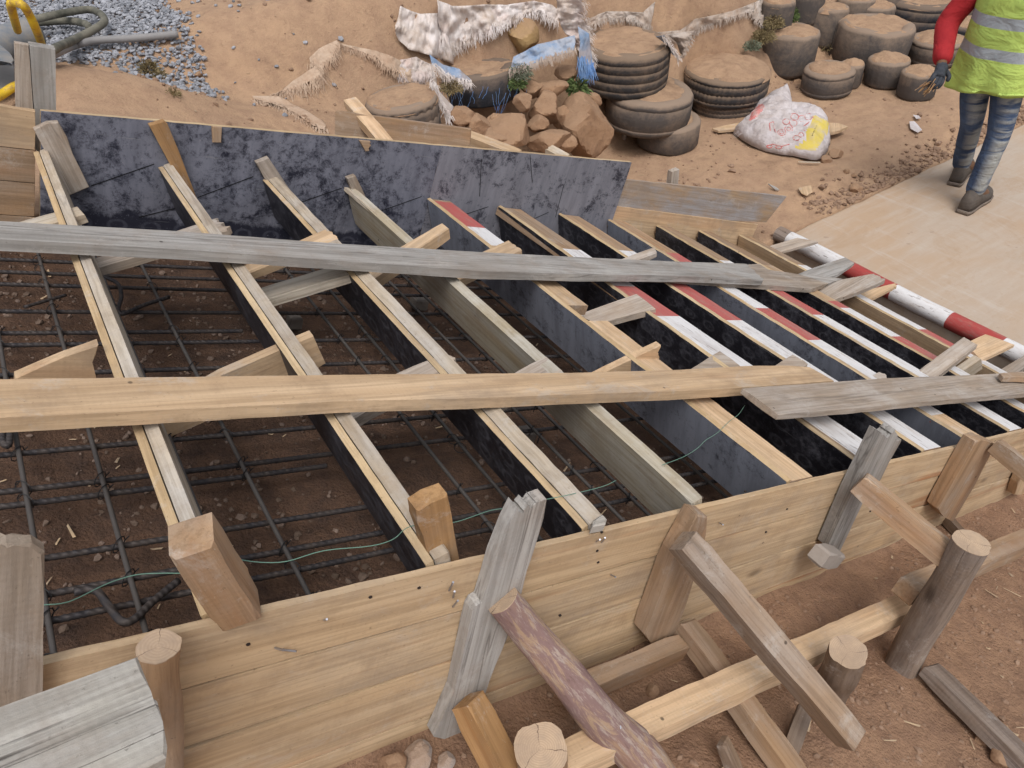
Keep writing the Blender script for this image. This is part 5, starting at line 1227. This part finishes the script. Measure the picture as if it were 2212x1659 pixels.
M['refl']=flatmat('reflective_tape',(.36,.39,.42),(.30,.33,.36),9,.45); M['shoe']=flatmat('shoe_leather',(.075,.065,.06),(.12,.10,.085),14); M['sole']=flatmat('shoe_sole',(.12,.10,.09),(.2,.16,.13),18)
M['glove']=flatmat('glove_dark',(.03,.035,.045),(.06,.065,.08),16); M['hair']=flatmat('hair_black',(.012,.01,.01),r=.7)
s=NB('jeans_faded'); v=s.obj((1,1,1)); n=s.noise(v,8,7,.7); wv=s.n('TexNoise'); wv.inputs['Scale'].default_value=2.6; wv.inputs['Detail'].default_value=5; wv.inputs['Distortion'].default_value=.6; s.l(s.obj((1.4,1.4,8),False),wv.inputs['Vector'])
sp=s.n('SeparateXYZ'); s.l(s.tc.outputs['Normal'],sp.inputs[0]); front=s.ramp(s.math('ADD',s.math('MULTIPLY',sp.outputs[1],-.75),s.math('MULTIPLY',sp.outputs[0],-.35)),[(.30,0.0),(.80,1.0)])
col=s.mix(s.ramp(n,[(.35,0.0),(.7,1.0)]),(.035,.055,.11),(.075,.115,.20)); fade=s.math('MULTIPLY',front,s.ramp(wv.outputs['Fac'],[(.40,.0),(.52,1.0)]))
col=s.mix(s.math('MULTIPLY',fade,.8),col,(.40,.40,.37)); M['jeans']=s.done(col,.9,s.bump(s.math('ADD',wv.outputs['Fac'],n),.9,.03))
SZ=-2.197
nF=onZ((2096,449),SZ); fF=onZ((2070,388),SZ)
P=onT((2158,140),3.72)
man=empty('person',Vector(((nF.x+fF.x)/2,(nF.y+fF.y)/2,SZ)),'man in lime hi-vis vest, red sleeves, faded jeans and dark gloves, walking on the landing','person')
Zu=Vector((0,0,1)); X_=Vector((1,0,0)); Yv=Vector((0,1,0))
hipR=P+Yv*-.085+Zu*-.05; hipL=P+Yv*.085+Zu*-.05
aR=nF+Zu*.105+X_*-.02; aL=fF+Zu*.105+X_*-.02
kR=onT((2158,292),(P.length/ray((2150,150)).length+4.12)/2-.06); kL=onT((2100,262),3.98)
ch=P+Zu*.30+X_*.02; nk=P+Zu*.47+X_*.05; hd=P+Zu*.60+X_*.09; ht=P+Zu*.71+X_*.10
shL=ch+Yv*.17+Zu*.12; elL=onT((2046,48),3.78); wrL=onT((2035,135),3.72); haL=onT((2030,158),3.70)
shR=ch+Yv*-.17+Zu*.12; elR=shR+Vector((.05,-.06,-.27)); wrR=elR+Vector((.14,.03,-.20)); haR=wrR+Vector((.04,0,-.06))
mid=P+Zu*.15
pts=[P,mid,ch,nk,hd,ht,hipR,kR,aR,hipL,kL,aL,shL,elL,wrL,shR,elR,wrR,nF+Zu*.045+X_*.12,fF+Zu*.045+X_*.12,haL,haR]
ed=[(0,1),(1,2),(2,3),(3,4),(4,5),(0,6),(6,7),(7,8),(0,9),(9,10),(10,11),(2,12),(12,13),(13,14),(2,15),(15,16),(16,17),(8,18),(11,19),(14,20),(17,21)]
rd=[.115,.105,.125,.052,.085,.06,.075,.052,.036,.075,.052,.036,.055,.038,.026,.055,.038,.026,.028,.028,.022,.022]
skinned('body',pts,ed,rd,M['skin'],man)
# hair and face
def ell(name,c,r,mat,parent=man,rot=None,cut=None):
    bm=bmesh.new(); bmesh.ops.create_uvsphere(bm,u_segments=20,v_segments=14,radius=1)
    for v in bm.verts: v.co=Vector((v.co.x*r[0],v.co.y*r[1],v.co.z*r[2]))
    if cut: bmesh.ops.delete(bm,geom=[v for v in bm.verts if cut(v.co)],context='VERTS')
    if rot: bmesh.ops.rotate(bm,verts=bm.verts,matrix=rot)
    bmesh.ops.translate(bm,verts=bm.verts,vec=c-parent.location); me=bpy.data.meshes.new(name); bm.to_mesh(me); bm.free(); return obj(name,me,parent,mat,True)
hc=(hd+ht)/2
ell('hair',hc+Vector((-.012,0,.022)),(.098,.088,.10),M['hair'],cut=lambda c:c.x>.03 and c.z<.03 or c.z<-.06)
for sgn in (-1,1): ell('ear',hc+Vector((0,.083*sgn,-.01)),(.018,.009,.03),M['skin']); ell('eye',hc+Vector((.083,.032*sgn,.0)),(.009,.013,.008),M['refl'])
ell('nose',hc+Vector((.097,0,-.022)),(.02,.014,.022),M['skin']); ell('mouth',hc+Vector((.086,0,-.055)),(.010,.026,.007),flatmat('lips',(.15,.05,.04)))
# jeans: one continuous garment, bunched at the knees and cuffs
def chain(a,b,n,r0,r1,wr=.0,sd=0):
    return [(a.lerp(b,i/n),(r0+(r1-r0)*i/n)*(1+wr*math.sin(i*2.6+sd))) for i in range(1,n+1)]
jp=[(P+Zu*.02,.125),(P+Zu*.10,.12)]; je=[(0,1)]
for hip,k,a,s0 in ((hipR,kR,aR,0),(hipL,kL,aL,1)):
    last=0
    for seq in (chain(P,hip+Zu*-.05,1,.1,.082),chain(hip+Zu*-.05,k,4,.082,.060,.03,s0),chain(k,a+Zu*-.02,7,.060,.052,.07,s0)):
        for q,r in seq: jp.append((q,r)); je.append((last,len(jp)-1)); last=len(jp)-1
skinned('jeans',[q for q,_ in jp],je,[r for _,r in jp],M['jeans'],man)
# red jacket: trunk and both sleeves
jp=[mid+Zu*-.05,mid+Zu*.05,ch+Zu*.03,nk+Zu*-.06]; je=[(0,1),(1,2),(2,3)]; jr=[.14,.135,.135,.07]
for sh,el,wr,sd_ in ((shL,elL,wrL,0),(shR,elR,wrR,1)):
    last=2
    for seq in (chain(ch,sh,1,.07,.070),chain(sh,el,3,.068,.060,.03,sd_),chain(el,wr.lerp(el,-.06),4,.062,.046,.05,sd_)):
        for q,r in seq: jp.append(q); jr.append(r); je.append((last,len(jp)-1)); last=len(jp)-1
skinned('jacket',jp,je,jr,M['redc'],man)
# hi-vis vest with two tapes
rings=[(-.125,.150,.222),(-.06,.150,.215),(.02,.148,.21),(.10,.150,.20),(.16,.152,.20),(.215,.152,.20),(.30,.155,.205),(.36,.15,.21),(.42,.13,.19),(.455,.08,.11)]
def vr(z):
    for a,b in zip(rings,rings[1:]):
        if a[0]<=z<=b[0]: f=(z-a[0])/(b[0]-a[0]); return a[1]+(b[1]-a[1])*f,a[2]+(b[2]-a[2])*f
    return rings[-1][1:]
zs=list(np.linspace(-.125,.455,46)); seg=64; V=[];Fc=[];FM=[]
for z in zs:
    rx,ry=vr(z)
    for k in range(seg):
        a=2*math.pi*k/seg; fold=1+.065*math.sin(a*7+z*5+2*noise.noise(Vector((a,z*4,0))))*max(0,(.3-z))/.42+.02*noise.noise(Vector((a*2,z*9,4)))
        hem=-.03*math.sin(a+.8) if z<-.1 else 0
        V.append(P+Vector((math.cos(a)*rx*fold+.02*max(0,z)+.01,math.sin(a)*ry*fold,z+hem*.8+.012*math.sin(a*2)*(1 if z<-.1 else .3)))-man.location)
for i in range(len(zs)-1):
    for k in range(seg):
        a=2*math.pi*(k+.5)/seg
        if zs[i]>.22 and abs(math.sin(a))>.86 and zs[i]<.38: continue          # arm holes
        p=i*seg+k;q=i*seg+(k+1)%seg; Fc.append((p,q,q+seg,p+seg)); z=(zs[i]+zs[i+1])/2; FM.append(1 if (.055<z<.11 or .20<z<.255) else 0)
o=obj('vest',mesh('vest',V,Fc),man,[M['hiv'],M['refl']],True); o.data.polygons.foreach_set('material_index',FM)
sm=o.modifiers.new('t','SOLIDIFY'); sm.thickness=.004
# shoes, soles
def shoe(f,yaw):
    prof=[(-.10,.030,.075),(-.085,.037,.10),(-.05,.041,.125),(-.01,.041,.12),(.03,.042,.092),(.08,.049,.072),(.12,.052,.066),(.155,.044,.058),(.178,.024,.038)]
    for nm,z0,zf,mt,w_ in (('shoe',.018,1,'shoe',1),('sole',0,0,'sole',1.10)):
        V=[];Fc=[];sg=14
        for x,wd,h in prof:
            for k in range(sg):
                a=2*math.pi*k/sg; yy=math.cos(a)*wd*w_; zz=(max(0,math.sin(a))**.7*h if math.sin(a)>0 else 0) if zf else (.024 if math.sin(a)>0 else 0)
                V.append(Matrix.Rotation(yaw,3,'Z')@Vector((x*(1.04 if not zf else 1),yy,z0+zz))+f-man.location)
        n=len(prof)
        for i in range(n-1):
            for k in range(sg): a=i*sg+k;b=i*sg+(k+1)%sg; Fc.append((a,b,b+sg,a+sg))
        Fc.append(tuple(range(sg))[::-1]); Fc.append(tuple((n-1)*sg+k for k in range(sg)))
        sh_=obj(nm,mesh(nm,V,Fc),man,M[mt],True)
    return sh_
shoe(nF+Vector((.0,0,0)),.15); shoe(fF+Vector((0,0,0)),.35)
for a in (aR,aL): skinned('shoe_collar',[a+Zu*-.05,a+Zu*.045],[(0,1)],[.050,.050],M['shoe'],man,1)
# gloves: palm and five bent fingers each
for wr,ha,sg in ((wrL,haL,1),(wrR,haR,-1)):
    d=(ha-wr).normalized(); side=X_*1.0; side=(side-d*side.dot(d)).normalized(); nrm=d.cross(side)
    pm=wr+d*.045; pp=[wr-d*.01,pm,wr+d*.085]; e_=[(0,1),(1,2)]; rr=[.030,.034,.030]
    for k,(off,ln) in enumerate(((-.030,.062),(-.010,.072),(.010,.068),(.029,.052))):
        b=wr+d*.09+side*off; c1=b+d*ln*.45+nrm*-.006*sg; c2=c1+(d*.5-nrm*.75*sg).normalized()*ln*.40; c3=c2+(d*-.2-nrm*.9*sg).normalized()*ln*.22
        i=len(pp); pp+=[b,c1,c2,c3]; e_+=[(2,i),(i,i+1),(i+1,i+2),(i+2,i+3)]; rr+=[.0135,.0125,.0115,.010]
    b=wr+d*.035+side*.034; c1=b+(d*.6+side*.8).normalized()*.032; c2=c1+(d*.9-nrm*.3*sg).normalized()*.028
    i=len(pp); pp+=[b,c1,c2]; e_+=[(1,i),(i,i+1),(i+1,i+2)]; rr+=[.015,.013,.010]
    skinned('glove',pp,e_,rr,M['glove'],man,1)
W_=[];WF=[];rg=random.Random(3)
for _ in range(40):
    a=haL+d*.0+Vector((rg.uniform(-.03,.0),rg.uniform(-.02,.02),rg.uniform(-.06,-.02))); b=a+Vector((rg.uniform(-.09,-.01),rg.uniform(-.03,.03),rg.uniform(-.05,.01))); v_,f_=tube_mesh([a,a.lerp(b,.5)+Vector((0,0,.01)),b],.002,4,False); b0=len(W_); W_+=v_; WF+=[tuple(b0+z for z in f) for f in f_]
c=haL.copy(); o=obj('straw_wisp',mesh('straw_wisp',[v-c for v in W_],WF),None,M['orange']); o.location=c; tag(o,'wisp of orange-brown fibre held in the dark glove','fibre')
